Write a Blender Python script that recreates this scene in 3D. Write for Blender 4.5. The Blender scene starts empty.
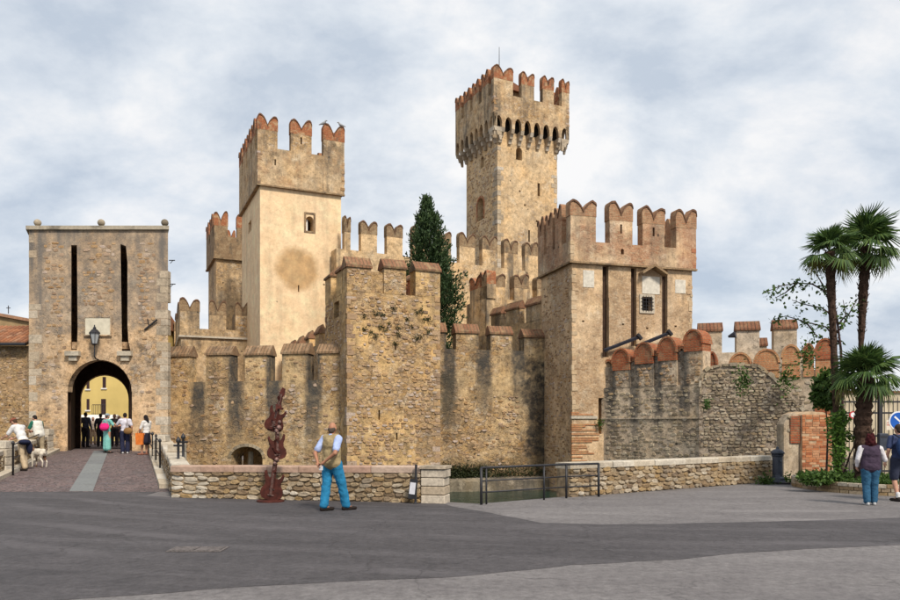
import bpy, bmesh, math, random
from mathutils import Vector, Matrix, noise
from mathutils.geometry import tessellate_polygon
random.seed(11)
S = bpy.context.scene
C = S.collection
R = math.radians

# ------------------------------------------------------------------ camera, sky, sun, exposure
EYE = 1.62
cam = bpy.data.cameras.new('camera')
cam.sensor_width = 36.0
cam.lens = 30.0
cam.shift_y = 128 / 900
cam.clip_end = 6000
camo = bpy.data.objects.new('camera', cam)
camo.location = (0, 0, EYE)
camo.rotation_euler = (R(90), 0, 0)
C.objects.link(camo)
S.camera = camo

SUN_EL, SUN_AZ = 46, 152          # azimuth clockwise from +Y (the view direction)
world = bpy.data.worlds.new('World')
S.world = world
world.use_nodes = True
def build_world():
    nt = world.node_tree
    for n in list(nt.nodes):
        nt.nodes.remove(n)
    N = nt.nodes.new
    L = nt.links.new
    out = N('ShaderNodeOutputWorld')
    bg = N('ShaderNodeBackground')
    bg.inputs['Strength'].default_value = 0.1
    sky = N('ShaderNodeTexSky')
    sky.sky_type = 'NISHITA'
    sky.sun_disc = False
    sky.sun_elevation = R(SUN_EL)
    sky.sun_rotation = R(SUN_AZ)
    sky.air_density = 1.0
    sky.dust_density = 2.0
    tc = N('ShaderNodeTexCoord')
    sep = N('ShaderNodeSeparateXYZ')
    L(tc.outputs['Generated'], sep.inputs[0])
    zc = N('ShaderNodeMath'); zc.operation = 'MAXIMUM'; zc.inputs[1].default_value = 0.0
    L(sep.outputs['Z'], zc.inputs[0])
    za = N('ShaderNodeMath'); za.operation = 'ADD'; za.inputs[1].default_value = 0.52
    L(zc.outputs[0], za.inputs[0])
    dx = N('ShaderNodeMath'); dx.operation = 'DIVIDE'
    dy = N('ShaderNodeMath'); dy.operation = 'DIVIDE'
    L(sep.outputs['X'], dx.inputs[0]); L(za.outputs[0], dx.inputs[1])
    L(sep.outputs['Y'], dy.inputs[0]); L(za.outputs[0], dy.inputs[1])
    cb = N('ShaderNodeCombineXYZ')
    L(dx.outputs[0], cb.inputs[0]); L(dy.outputs[0], cb.inputs[1])
    mp = N('ShaderNodeMapping'); mp.inputs['Location'].default_value = (3.3, 1.7, 0)
    mp.inputs['Scale'].default_value = (1.0, 1.25, 1)
    L(cb.outputs[0], mp.inputs[0])
    n1 = N('ShaderNodeTexNoise'); n1.inputs['Scale'].default_value = 3.4; n1.inputs['Detail'].default_value = 8
    n1.inputs['Roughness'].default_value = 0.6; n1.inputs['Distortion'].default_value = 0.12
    L(mp.outputs[0], n1.inputs['Vector'])
    n2 = N('ShaderNodeTexNoise'); n2.inputs['Scale'].default_value = 1.1; n2.inputs['Detail'].default_value = 3
    L(mp.outputs[0], n2.inputs['Vector'])
    # thin overcast: clouds between blue-grey undersides and white tops
    cr = N('ShaderNodeValToRGB')
    e = cr.color_ramp.elements
    e[0].position = 0.36; e[0].color = (3.75, 4.25, 4.95, 1)
    e[1].position = 0.62; e[1].color = (6.5, 6.5, 6.55, 1)
    e2 = e.new(0.5); e2.color = (5.1, 5.45, 5.9, 1)
    L(n1.outputs['Fac'], cr.inputs[0])
    cov = N('ShaderNodeMapRange')
    cov.inputs['From Min'].default_value = 0.30; cov.inputs['From Max'].default_value = 0.55
    cov.inputs['To Min'].default_value = 0.80; cov.inputs['To Max'].default_value = 1.0
    L(n2.outputs['Fac'], cov.inputs['Value'])
    mx = N('ShaderNodeMix'); mx.data_type = 'RGBA'
    L(cov.outputs[0], mx.inputs['Factor'])
    L(sky.outputs[0], mx.inputs[6]); L(cr.outputs[0], mx.inputs[7])
    L(mx.outputs[2], bg.inputs['Color'])
    L(bg.outputs[0], out.inputs[0])
build_world()

sun = bpy.data.lights.new('sun', 'SUN')
sun.energy = 2.7
sun.angle = R(10)
sun.color = (1.0, 0.91, 0.79)
suno = bpy.data.objects.new('sun', sun)
_az, _el = R(SUN_AZ), R(SUN_EL)
_d = Vector((math.sin(_az) * math.cos(_el), math.cos(_az) * math.cos(_el), math.sin(_el)))
suno.rotation_euler = _d.to_track_quat('Z', 'Y').to_euler()
suno.location = _d * 80
C.objects.link(suno)

S.view_settings.view_transform = 'Standard'
S.view_settings.look = 'None'
S.view_settings.gamma = 1.0
S.view_settings.exposure = 0.56
S.view_settings.use_curve_mapping = False

# ------------------------------------------------------------------ helpers
def PX(px, Y):
    return (px - 450) / 750 * Y
def PZ(py, Y):
    return EYE + (428 - py) / 750 * Y

class MB:
    """collects faces; build() links them as ONE mesh object"""
    def __init__(s):
        s.v = []; s.f = []; s.m = []; s.cm = 0; s.t = []; s.tint = 0.5
    def add(s, vs, fs):
        b = len(s.v)
        s.v.extend([tuple(p) for p in vs]); s.t.extend([s.tint] * len(vs))
        for f in fs:
            s.f.append(tuple(b + i for i in f)); s.m.append(s.cm)
        return s
    def box(s, x0, x1, y0, y1, z0, z1, M=None):
        vs = [Vector((x, y, z)) for z in (z0, z1) for y in (y0, y1) for x in (x0, x1)]
        if M: vs = [M @ p for p in vs]
        return s.add(vs, [(0, 2, 3, 1), (4, 5, 7, 6), (0, 1, 5, 4), (2, 6, 7, 3), (0, 4, 6, 2), (1, 3, 7, 5)])
    def prism(s, loops, O, U, V, E):
        """flat polygon (first loop outer, others holes) in plane O,U,V pushed along E"""
        O, U, V, E = Vector(O), Vector(U), Vector(V), Vector(E)
        def area(l):
            return sum(l[i][0] * l[(i + 1) % len(l)][1] - l[(i + 1) % len(l)][0] * l[i][1] for i in range(len(l)))
        ll = []
        for k, l in enumerate(loops):
            a = area(l)
            if (k == 0 and a < 0) or (k > 0 and a > 0): l = l[::-1]
            ll.append(l)
        flat = [p for l in ll for p in l]
        n = len(flat)
        tris = tessellate_polygon([[Vector((p[0], p[1], 0)) for p in l] for l in ll])
        A = [O + U * p[0] + V * p[1] for p in flat]
        B = [p + E for p in A]
        flip = U.cross(V).dot(E) < 0          # normal U x V should point away from E
        fs = []
        for t in tris:
            a = [flat[i] for i in t]
            if (a[1][0]-a[0][0])*(a[2][1]-a[0][1]) - (a[1][1]-a[0][1])*(a[2][0]-a[0][0]) < 0: t = t[::-1]
            t = tuple(t)
            fs.append(t if flip else t[::-1])
            t2 = tuple(i + n for i in t)
            fs.append(t2[::-1] if flip else t2)
        b = 0
        for l in ll:
            k = len(l)
            for i in range(k):
                i0, i1 = b + i, b + (i + 1) % k
                q = (i0, i0 + n, i1 + n, i1)
                fs.append(q if flip else q[::-1])
            b += k
        return s.add(A + B, fs)
    def tube(s, pts, radii, seg=8, caps=True):
        pts = [Vector(p) for p in pts]
        if not hasattr(radii, '__len__'): radii = [radii] * len(pts)
        vs = []; fs = []
        ref = Vector((0.13, 0.31, 0.94))
        for i, p in enumerate(pts):
            a = pts[max(i - 1, 0)]; c = pts[min(i + 1, len(pts) - 1)]
            d = (c - a).normalized()
            if abs(d.dot(ref)) > 0.98: rr = Vector((1, 0, 0))
            else: rr = ref
            u = d.cross(rr).normalized(); w = d.cross(u)
            for k in range(seg):
                an = 2 * math.pi * k / seg
                vs.append(p + (u * math.cos(an) + w * math.sin(an)) * radii[i])
        for i in range(len(pts) - 1):
            for k in range(seg):
                k2 = (k + 1) % seg
                fs.append((i * seg + k, (i + 1) * seg + k, (i + 1) * seg + k2, i * seg + k2))
        if caps:
            fs.append(tuple(range(seg))); fs.append(tuple(range((len(pts) - 1) * seg, len(pts) * seg))[::-1])
        return s.add(vs, fs)
    def lathe(s, prof, loc=(0, 0, 0), seg=16):
        loc = Vector(loc); vs = []; fs = []
        for r, z in prof:
            for k in range(seg):
                a = 2 * math.pi * k / seg
                vs.append(loc + Vector((r * math.cos(a), r * math.sin(a), z)))
        for i in range(len(prof) - 1):
            for k in range(seg):
                k2 = (k + 1) % seg
                fs.append((i * seg + k, i * seg + k2, (i + 1) * seg + k2, (i + 1) * seg + k))
        fs.append(tuple(range(seg))[::-1]); fs.append(tuple(range((len(prof) - 1) * seg, len(prof) * seg)))
        return s.add(vs, fs)
    def mesh(s, name, mats, smooth=False):
        me = bpy.data.meshes.new(name)
        me.from_pydata(s.v, [], s.f)
        if not isinstance(mats, (list, tuple)): mats = [mats]
        for m in mats: me.materials.append(m)
        if len(mats) > 1: me.polygons.foreach_set('material_index', s.m)
        if len(set(s.t)) > 1:
            a = me.attributes.new('tint', 'FLOAT', 'POINT'); a.data.foreach_set('value', s.t)
        if smooth: me.polygons.foreach_set('use_smooth', [True] * len(me.polygons))
        me.update()
        return me
    def build(s, name, mats, parent=None, smooth=False):
        return link(name, s.mesh(name, mats, smooth), parent)

def link(name, me, parent=None):
    o = bpy.data.objects.new(name, me)
    C.objects.link(o)
    if parent: o.parent = parent
    return o
def tag(o, label=None, cat=None, group=None, kind=None):
    if label: o['label'] = label
    if cat: o['category'] = cat
    if group: o['group'] = group
    if kind: o['kind'] = kind
    return o
def thing(name, label, cat, loc=(0, 0, 0), rz=0.0, group=None):
    o = bpy.data.objects.new(name, None)
    o.empty_display_size = 0.3
    o.location = loc; o.rotation_euler = (0, 0, rz)
    C.objects.link(o)
    return tag(o, label, cat, group, 'thing')
def stuff(o):
    o['kind'] = 'stuff'; return o
def structure(o):
    o['kind'] = 'structure'; return o

# ------------------------------------------------------------------ materials
class NT:
    def __init__(s, name):
        s.mat = bpy.data.materials.new(name); s.mat.use_nodes = True
        s.nt = s.mat.node_tree
        for n in list(s.nt.nodes): s.nt.nodes.remove(n)
        s.out = s.n('ShaderNodeOutputMaterial')
        s.b = s.n('ShaderNodeBsdfPrincipled')
        s.l(s.b.outputs[0], s.out.inputs[0])
    def n(s, t, **kw):
        n = s.nt.nodes.new(t)
        for k, v in kw.items(): setattr(n, k, v)
        return n
    def l(s, a, b): s.nt.links.new(a, b)
    def pos(s): return s.n('ShaderNodeNewGeometry').outputs['Position']
    def obj(s): return s.n('ShaderNodeTexCoord').outputs['Object']
    def vmul(s, v, sc):
        m = s.n('ShaderNodeVectorMath', operation='MULTIPLY'); s.l(v, m.inputs[0]); m.inputs[1].default_value = sc
        return m.outputs[0]
    def noise(s, v, scale, detail=4, rough=0.55):
        n = s.n('ShaderNodeTexNoise'); n.inputs['Scale'].default_value = scale
        n.inputs['Detail'].default_value = detail; n.inputs['Roughness'].default_value = rough
        s.l(v, n.inputs['Vector']); return n
    def ramp(s, f, stops, mode='LINEAR'):
        n = s.n('ShaderNodeValToRGB'); cr = n.color_ramp; cr.interpolation = mode
        while len(cr.elements) < len(stops): cr.elements.new(0.5)
        for e, (p, c) in zip(cr.elements, stops):
            e.position = p
            e.color = (c[0], c[1], c[2], 1) if hasattr(c, '__len__') else (c, c, c, 1)
        s.l(f, n.inputs[0]); return n.outputs[0]
    def rng(s, f, a, b, c=0.0, d=1.0):
        n = s.n('ShaderNodeMapRange'); n.inputs['From Min'].default_value = a; n.inputs['From Max'].default_value = b
        n.inputs['To Min'].default_value = c; n.inputs['To Max'].default_value = d
        s.l(f, n.inputs['Value']); return n.outputs[0]
    def math(s, op, a, b=None, clamp=False):
        n = s.n('ShaderNodeMath', operation=op); n.use_clamp = clamp
        for i, x in enumerate((a, b)):
            if x is None: continue
            if isinstance(x, (int, float)): n.inputs[i].default_value = x
            else: s.l(x, n.inputs[i])
        return n.outputs[0]
    def mix(s, f, a, b, mode='MIX'):
        n = s.n('ShaderNodeMix', data_type='RGBA', blend_type=mode)
        for i, x in ((0, f), (6, a), (7, b)):
            if isinstance(x, (int, float)): n.inputs[i].default_value = x
            elif isinstance(x, tuple): n.inputs[i].default_value = (x[0], x[1], x[2], 1)
            else: s.l(x, n.inputs[i])
        return n.outputs[2]
    def sep(s, v):
        n = s.n('ShaderNodeSeparateXYZ'); s.l(v, n.inputs[0]); return n.outputs
    def bump(s, h, strength=0.5, dist=0.05):
        n = s.n('ShaderNodeBump'); n.inputs['Strength'].default_value = strength; n.inputs['Distance'].default_value = dist
        s.l(h, n.inputs['Height']); s.l(n.outputs[0], s.b.inputs['Normal'])
    def fin(s, col, rough=0.9, spec=0.2, metal=0.0):
        if isinstance(col, tuple): s.b.inputs['Base Color'].default_value = (*col, 1)
        else: s.l(col, s.b.inputs['Base Color'])
        if isinstance(rough, (int, float)): s.b.inputs['Roughness'].default_value = rough
        else: s.l(rough, s.b.inputs['Roughness'])
        s.b.inputs['Specular IOR Level'].default_value = spec
        s.b.inputs['Metallic'].default_value = metal
        return s.mat

def plain(name, col, rough=0.7, var=0.25, scale=6.0, spec=0.3, metal=0.0, bump=0.0):
    t = NT(name)
    p = t.obj()
    n = t.noise(p, scale, 5)
    d = tuple(c * (1 - var) for c in col); b = tuple(min(1, c * (1 + var)) for c in col)
    c = t.ramp(n.outputs['Fac'], [(0.3, d), (0.7, b)])
    if bump: t.bump(n.outputs['Fac'], bump, 0.02)
    return t.fin(c, rough, spec, metal)

def masonry(name, stones, mortar, scale=3.2, zs=1.6, plaster=0.5, pcol=(.5, .38, .2), pcol2=(.44, .33, .18),
            stain=0.5, streaks=None, top=None, patch=None, bump=0.6, pits=0.5, stainc=(.085, .076, .066), rough=True, bands=(), mott=.75):
    HU = (1.17, 1.12, 1.17)
    hx = lambda c: tuple(min(.9, a * b) for a, b in zip(c, HU))
    stones = [hx(c) for c in stones]; mortar = hx(mortar); pcol = hx(pcol); pcol2 = hx(pcol2)
    t = NT(name)
    pos = t.pos(); obj = t.obj()
    w = t.noise(pos, 2.2, 3)
    wv = t.n('ShaderNodeVectorMath', operation='MULTIPLY_ADD')
    t.l(w.outputs['Color'], wv.inputs[0]); wv.inputs[1].default_value = (.35, .35, .35); t.l(pos, wv.inputs[2])
    v = t.vmul(wv.outputs[0], (1, 1, zs))
    vo = t.n('ShaderNodeTexVoronoi'); vo.inputs['Scale'].default_value = scale * 1.35; t.l(v, vo.inputs['Vector'])
    ve = t.n('ShaderNodeTexVoronoi', feature='DISTANCE_TO_EDGE'); ve.inputs['Scale'].default_value = scale * 1.35; t.l(v, ve.inputs['Vector'])
    rnd = t.sep(vo.outputs['Color'])[0]
    k = len(stones)
    sc = t.ramp(rnd, [(i / max(k - 1, 1), c) for i, c in enumerate(stones)])
    fine = t.noise(pos, 15, 7, 0.75)
    mid = t.noise(pos, 5.0, 8, 0.72)
    sc = t.mix(0.8, sc, t.ramp(fine.outputs['Fac'], [(0.30, 0.30), (0.62, 1.0)]), 'MULTIPLY')
    brk = t.rng(mid.outputs['Fac'], 0.42, 0.58)
    edge = t.rng(ve.outputs['Distance'], 0.0, 0.075)
    edge = t.math('MAXIMUM', edge, t.math('MULTIPLY', brk, 0.9))
    col = t.mix(edge, mortar, sc)
    # plaster remains / lime wash in drifting patches
    big = t.noise(pos, 0.42, 9, 0.66)
    pm = t.rng(big.outputs['Fac'], 0.60 - plaster * 0.36, 0.72 - plaster * 0.36)
    pn = t.noise(pos, 1.3, 8, 0.66)
    pc = t.ramp(pn.outputs['Fac'], [(0.32, pcol2), (0.5, pcol), (0.68, tuple(min(.85, c * 1.18) for c in pcol))])
    ga = 0.55 if rough else 0.22
    pc = t.mix(ga, pc, t.ramp(fine.outputs['Fac'], [(0.32, 0.40), (0.58, 1.0)]), 'MULTIPLY')
    pc = t.mix(ga * .8, pc, t.ramp(mid.outputs['Fac'], [(0.36, 0.45), (0.56, 1.0)]), 'MULTIPLY')
    # drifts of orange-ochre and of grey lime over the whole face
    hue = t.noise(pos, 0.75, 6, 0.6)
    warm = t.rng(hue.outputs['Fac'], 0.50, 0.68, 0, 0.40 if rough else .12)
    cold = t.rng(hue.outputs['Fac'], 0.46, 0.32, 0, 0.55 if rough else .15)
    pc = t.mix(warm, pc, t.mix(1.0, pc, (1.06, .86, .56), 'MULTIPLY'))
    pc = t.mix(cold, pc, t.mix(1.0, pc, (.84, .90, 1.02), 'MULTIPLY'))
    if patch:
        ox, oz, rad, pcx = patch
        sx = t.sep(obj)
        dx = t.math('SUBTRACT', sx[0], ox); dz = t.math('SUBTRACT', sx[2], oz)
        dd = t.math('SQRT', t.math('ADD', t.math('MULTIPLY', dx, dx), t.math('MULTIPLY', dz, dz)))
        dd = t.math('ADD', dd, t.math('MULTIPLY', t.math('SUBTRACT', t.noise(pos, 1.9, 5, .6).outputs['Fac'], 0.5), .7))
        pk = t.rng(dd, rad, rad - 0.5, 0, .75)
        pcc = t.ramp(t.noise(pos, 1.8, 6, .65).outputs['Fac'], [(0.36, tuple(c * .75 for c in pcx)), (0.52, pcx), (0.68, tuple(c * 1.35 for c in pcx))])
        pc = t.mix(pk, pc, pcc)
    col = t.mix(pm, col, pc)
    # weather mottling at hand to arm size
    mo = t.noise(pos, 2.4, 10, 0.78)
    col = t.mix(mott if rough else .25, col, t.ramp(mo.outputs['Fac'], [(.34, .20), (.44, .76), (.55, 1.12), (.7, 1.3)]), 'MULTIPLY')
    if rough:                     # lime bloom and black lichen
        lp = t.noise(pos, 1.15, 9, .7)
        col = t.mix(t.math('MULTIPLY', t.rng(lp.outputs['Fac'], .54, .66, 0, .55), t.rng(fine.outputs['Fac'], .38, .56)), col, (.72, .63, .48))
        lk = t.noise(pos, 3.4, 11, .82)
        col = t.mix(t.rng(lk.outputs['Fac'], .545, .615, 0, .35 + .4 * pits), col, (.075, .06, .045))
    # pits and putlog holes
    if pits:
        hv = t.n('ShaderNodeTexVoronoi'); hv.inputs['Scale'].default_value = 1.7; t.l(pos, hv.inputs['Vector'])
        hr = t.sep(hv.outputs['Color'])[1]
        hole = t.math('MULTIPLY', t.rng(hv.outputs['Distance'], 0.13, 0.08), t.math('GREATER_THAN', hr, 1 - pits * 0.5))
        col = t.mix(t.math('MULTIPLY', hole, 0.85), col, (.035, .028, .02))
        pp = t.noise(pos, 7.5, 6, 0.75)
        col = t.mix(t.rng(pp.outputs['Fac'], 0.58, 0.66, 0, min(1, pits * 1.3)), col, (.07, .05, .03))
    # rain streaks and soot: broad, stretched downwards
    if stain:
        st = t.noise(t.vmul(pos, (1.5, 1.5, 0.16)), 1.0, 7, 0.62)
        sb = t.noise(pos, 0.33, 5, 0.6)
        f = t.rng(t.math('ADD', t.math('MULTIPLY', st.outputs['Fac'], 0.6), t.math('MULTIPLY', sb.outputs['Fac'], 0.4)), 0.49, 0.62, 0, min(1, stain * 1.15))
        if top is not None:       # heavier weathering towards the wall head: (z where it ends, z of the head)
            z = t.sep(pos)[2]
            f = t.math('MULTIPLY', f, t.rng(z, top[0], top[1], 0.25, 1.0))
        col = t.mix(f, col, stainc)
    if streaks:                   # (pitch, offset, half width, z bottom, z top, strength): run-off below the crenels
        pitch, off, hw, zb, zt, stg = streaks
        sx = t.sep(obj)
        a = t.math('PINGPONG', t.math('SUBTRACT', sx[0], off), pitch / 2)   # 0 at offset
        nz = t.noise(t.vmul(pos, (2.2, 2.2, .45)), 1.0, 7, .66).outputs['Fac']
        a = t.math('ADD', a, t.math('MULTIPLY', t.math('SUBTRACT', nz, .5), .7))
        m = t.rng(a, hw, hw * 0.5)
        zz = t.math('ADD', sx[2], t.math('MULTIPLY', t.math('SUBTRACT', nz, .5), 3.0))
        m = t.math('MULTIPLY', t.math('MULTIPLY', m, t.rng(mo.outputs['Fac'], .62, .42, .7, 1.0)), t.rng(zz, zb, zt, 0.0, stg))
        col = t.mix(m, col, stainc)
    for (bx, bw, bz0, bz1, bs, bc) in bands:   # broad tide marks and soft-edged colour bands, broken by noise
        sx = t.sep(obj)
        nb2 = t.math('SUBTRACT', t.noise(pos, 1.3, 8, .7).outputs['Fac'], .5)
        ax = t.math('ADD', t.math('ABSOLUTE', t.math('SUBTRACT', sx[0], bx)), t.math('MULTIPLY', nb2, 1.6))
        az = t.math('ADD', sx[2], t.math('MULTIPLY', nb2, 1.5))
        mm = t.math('MULTIPLY', t.rng(ax, bw, bw * .55), t.math('MULTIPLY', t.rng(az, bz0, bz0 + .5), t.rng(az, bz1, bz1 - .5, 0, bs)))
        mm = t.math('MULTIPLY', mm, t.rng(mo.outputs['Fac'], .62, .42, .6, 1.0))
        col = t.mix(mm, col, bc)
    hgt = t.math('ADD', t.math('MULTIPLY', t.math('MULTIPLY', edge, t.math('SUBTRACT', 1.0, t.math('MULTIPLY', pm, 0.85))), 1.0),
                 t.math('MULTIPLY', fine.outputs['Fac'], 0.7))
    t.bump(hgt, bump, 0.045)
    return t.fin(col, 0.93, 0.12)

def brickmat(name, a, b, mortar, xonly=False, bw=.27, bh=.075, wear=0.4, wearc=(.36, .27, .16), ms=.012, stain=.4):
    t = NT(name)
    o = t.sep(t.obj())
    cb = t.n('ShaderNodeCombineXYZ')
    t.l(o[0] if xonly else t.math('ADD', o[0], o[1]), cb.inputs[0]); t.l(o[2], cb.inputs[1])
    br = t.n('ShaderNodeTexBrick')
    br.inputs['Color1'].default_value = (*a, 1); br.inputs['Color2'].default_value = (*b, 1); br.inputs['Mortar'].default_value = (*mortar, 1)
    br.inputs['Scale'].default_value = 1; br.inputs['Mortar Size'].default_value = ms
    br.inputs['Brick Width'].default_value = bw; br.inputs['Row Height'].default_value = bh
    br.inputs['Mortar Smooth'].default_value = 0.3
    t.l(cb.outputs[0], br.inputs['Vector'])
    pos = t.pos()
    n = t.noise(pos, 3.0, 7, .65); n2 = t.noise(pos, 14, 4, .6)
    c = t.mix(.6, br.outputs['Color'], t.ramp(n2.outputs['Fac'], [(.3, .4), (.68, 1.0)]), 'MULTIPLY')
    c = t.mix(t.rng(n.outputs['Fac'], .50, .62, 0, wear), c, wearc)
    n3 = t.noise(t.vmul(pos, (1.3, 1.3, .5)), 1.7, 7, .65)
    c = t.mix(t.rng(n3.outputs['Fac'], .52, .64, 0, stain), c, (.085, .07, .055))
    t.bump(t.math('ADD', t.math('MULTIPLY', br.outputs['Fac'], -1.0), n2.outputs['Fac']), .5, .03)
    return t.fin(c, .92, .12)

def tinted(name, stops, rough=.92, grain=10, grainamt=.5, bump=.4, stain=.3):
    """each piece takes its tone from its own 'tint' attribute or, for single pieces, a random per object"""
    t = NT(name)
    at = t.n('ShaderNodeAttribute'); at.attribute_name = 'tint'
    oi = t.n('ShaderNodeObjectInfo')
    f = t.math('FRACT', t.math('ADD', at.outputs['Fac'], oi.outputs['Random']))
    k = len(stops)
    c = t.ramp(f, [(i / max(1, k - 1), s) for i, s in enumerate(stops)])
    pos = t.pos()
    n = t.noise(pos, grain, 6, .65)
    c = t.mix(grainamt, c, t.ramp(n.outputs['Fac'], [(.3, .35), (.68, 1.0)]), 'MULTIPLY')
    n3 = t.noise(pos, 1.1, 7, .65)
    c = t.mix(t.rng(n3.outputs['Fac'], .52, .66, 0, stain), c, (.09, .08, .065))
    t.bump(n.outputs['Fac'], bump, .03)
    return t.fin(c, rough, .12)

OCH = [(.36, .225, .095), (.54, .375, .175), (.45, .32, .175), (.33, .235, .135), (.60, .44, .23), (.44, .28, .115), (.55, .46, .33)]
GRY = [(.24, .19, .13), (.40, .32, .21), (.46, .39, .29), (.30, .25, .18), (.20, .16, .115), (.50, .44, .34)]
MORT = (.20, .14, .08)
RED, RED2 = (.36, .09, .042), (.47, .15, .065)

M = {}
M['gate'] = masonry('gate_stone', GRY + OCH[:3], (.27, .2, .125), 3.6, 1.7, .62, (.58, .43, .255), (.50, .36, .21), stain=1.0, top=(3.2, 7.6), pits=.7, stainc=(.165, .145, .125), bands=((1.5, 1.7, 5.2, 10.4, .55, (.19, .17, .15)), (4.6, 1.6, 5.6, 10.4, .6, (.19, .17, .15)), (3.1, 1.2, 7.0, 10.4, .5, (.16, .14, .12))))
M['wall_a'] = masonry('moat_wall_stone', OCH, MORT, 3.4, 1.6, .50, (.58, .42, .20), (.48, .34, .16), stain=.65, top=(-1, 6), streaks=(1.66, 1.35, .34, 0.2, 4.4, .9))
M['bastion'] = masonry('bastion_stone', OCH, MORT, 3.8, 1.7, .38, (.62, .435, .195), (.52, .355, .155), stain=.35)
M['wall_b'] = masonry('curtain_stone', OCH, (.12, .09, .055), 3.6, 1.7, .36, (.55, .42, .22), (.44, .33, .17), stain=.7, top=(-2, 6), pits=.7, streaks=(1.6, .35, .36, 1.6, 4.9, .9))
M['keepm'] = masonry('keep_stone', OCH[1:] + GRY[1:3], (.28, .21, .13), 3.8, 1.6, .70, (.62, .47, .265), (.54, .40, .22), stain=.3, pits=.35, mott=.55)
M['render'] = masonry('cream_plaster', OCH, MORT, 3.4, 1.5, 1.25, (.60, .475, .30), (.56, .43, .265), stain=.14, patch=(2.15, 11.3, 1.33, (.36, .21, .09)), bump=.22, pits=.06)
M['parapet'] = masonry('parapet_plaster', OCH, (.22, .16, .09), 4.2, 2.2, .66, (.52, .395, .225), (.42, .275, .145), stain=.65, bump=.4, pits=.35)
M['upper'] = masonry('upper_wall_stone', OCH + GRY[:2], (.2, .15, .095), 3.6, 1.7, .62, (.52, .385, .21), (.43, .31, .17), stain=.6, pits=.4)
M['inner'] = masonry('inner_wall_stone', OCH[1:] + GRY[1:3], (.27, .2, .12), 3.4, 1.6, .72, (.62, .46, .25), (.52, .375, .195), stain=.75, pits=.4)
M['rtower'] = masonry('brick_tower_wall', [(.46, .32, .18), (.52, .39, .235), (.40, .265, .14), (.55, .43, .27)], (.33, .245, .15), 4.6, 3.4, .40, (.64, .48, .285), (.55, .40, .225), stain=.22, bump=.45, pits=.25, mott=.35)
M['grey'] = masonry('grey_rubble', GRY, (.10, .083, .06), 3.6, 1.7, .30, (.42, .36, .26), (.34, .285, .2), stain=.9, stainc=(.085, .08, .072), pits=.6)
M['house'] = masonry('house_stone', OCH, (.14, .105, .065), 4.6, 2.0, .30, (.40, .29, .165), (.34, .24, .13), stain=.5)
M['cream'] = masonry('merlon_plaster', GRY, (.3, .24, .16), 3.6, 1.6, 1.0, (.50, .43, .31), (.44, .37, .25), stain=.4, bump=.35)
M['redbrick'] = brickmat('red_brick', RED, RED2, (.25, .17, .1), stain=.35)
M['capbrick'] = brickmat('cap_brick', (.42, .125, .055), (.50, .19, .085), (.26, .17, .1), wear=.8, wearc=(.44, .31, .18), stain=.6)
M['dullcap'] = brickmat('weathered_cap', (.30, .19, .105), (.38, .26, .15), (.24, .175, .11), wear=.5, wearc=(.4, .31, .19), stain=.75)
M['copdull'] = brickmat('dull_coping', (.27, .165, .095), (.34, .22, .13), (.14, .1, .06), xonly=True, bw=.16, bh=.6, ms=.02, wear=.5, wearc=(.38, .28, .18), stain=.6)
M['coping'] = brickmat('coping_tile', (.25, .12, .07), (.31, .17, .10), (.16, .11, .065), xonly=True, bw=.16, bh=.6, ms=.02, wear=.5, wearc=(.33, .24, .13), stain=.45)
M['orange'] = brickmat('orange_brick', (.48, .19, .085), (.56, .27, .13), (.46, .32, .19), wear=.5, wearc=(.46, .33, .16), stain=.22)
M['rub'] = tinted('rubble_stone', [tuple(a * b for a, b in zip(c, (1.02, .97, 1.12))) for c in OCH + [(.56, .46, .3)]], grain=16, grainamt=.75)
M['rubg'] = tinted('grey_rubble_stone', GRY + [(.40, .29, .17)], stain=.7)
M['rubf'] = tinted('ruined_wall_stone', [(.30, .24, .16), (.48, .39, .26), (.54, .46, .34), (.36, .29, .2), (.24, .19, .13), (.58, .5, .38), (.46, .33, .19)], grain=14, grainamt=.65, stain=.6)
M['lowrub'] = tinted('parapet_rubble', [(.34, .235, .135), (.46, .35, .215), (.28, .195, .12), (.50, .41, .29), (.40, .27, .13), (.23, .165, .11), (.54, .46, .35), (.42, .33, .22)], grain=18, grainamt=.7, stain=.45)
M['white'] = tinted('white_stone', [(.60, .53, .42), (.52, .45, .35), (.66, .6, .5), (.55, .46, .34)], grain=11, grainamt=.6, stain=.4)
M['quoin'] = tinted('quoin_stone', [(.58, .48, .36), (.50, .40, .28), (.64, .56, .45), (.46, .36, .25)], grain=13, grainamt=.7, stain=.5)
M['rim'] = plain('cap_edging', (.15, .085, .055), .9, .4, 6, .1)
M['darkcope'] = brickmat('dark_coping', (.20, .085, .05), (.25, .12, .07), (.1, .06, .04), xonly=True, bw=.16, bh=.6, ms=.02, wear=.25, stain=.4)
M['rcap'] = brickmat('pink_brick_cap', (.40, .19, .10), (.48, .28, .165), (.34, .24, .15), wear=.5, wearc=(.46, .33, .2), stain=.35)
M['pinkcop'] = tinted('pink_coping', [(.50, .32, .24), (.56, .40, .31), (.46, .30, .22), (.58, .47, .38)], grain=9, stain=.25)
M['mort'] = plain('lime_mortar', (.27, .2, .125), .95, .45, 7, .1, bump=.6)
M['iron'] = plain('black_iron', (.022, .022, .026), .5, .3, 8, .4)
M['bluiron'] = plain('dark_blue_iron', (.035, .042, .06), .45, .3, 8, .4)
M['darkwood'] = plain('added_dark_lining', (.05, .028, .018), .8, .4, 5, .2, bump=.3)
M['bluwood'] = plain('painted_beam', (.028, .03, .042), .7, .3, 5, .2)
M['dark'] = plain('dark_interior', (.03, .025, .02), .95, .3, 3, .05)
M['rust'] = plain('rust_red_steel', (.060, .015, .010), .75, .5, 9, .25, bump=.5)
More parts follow.
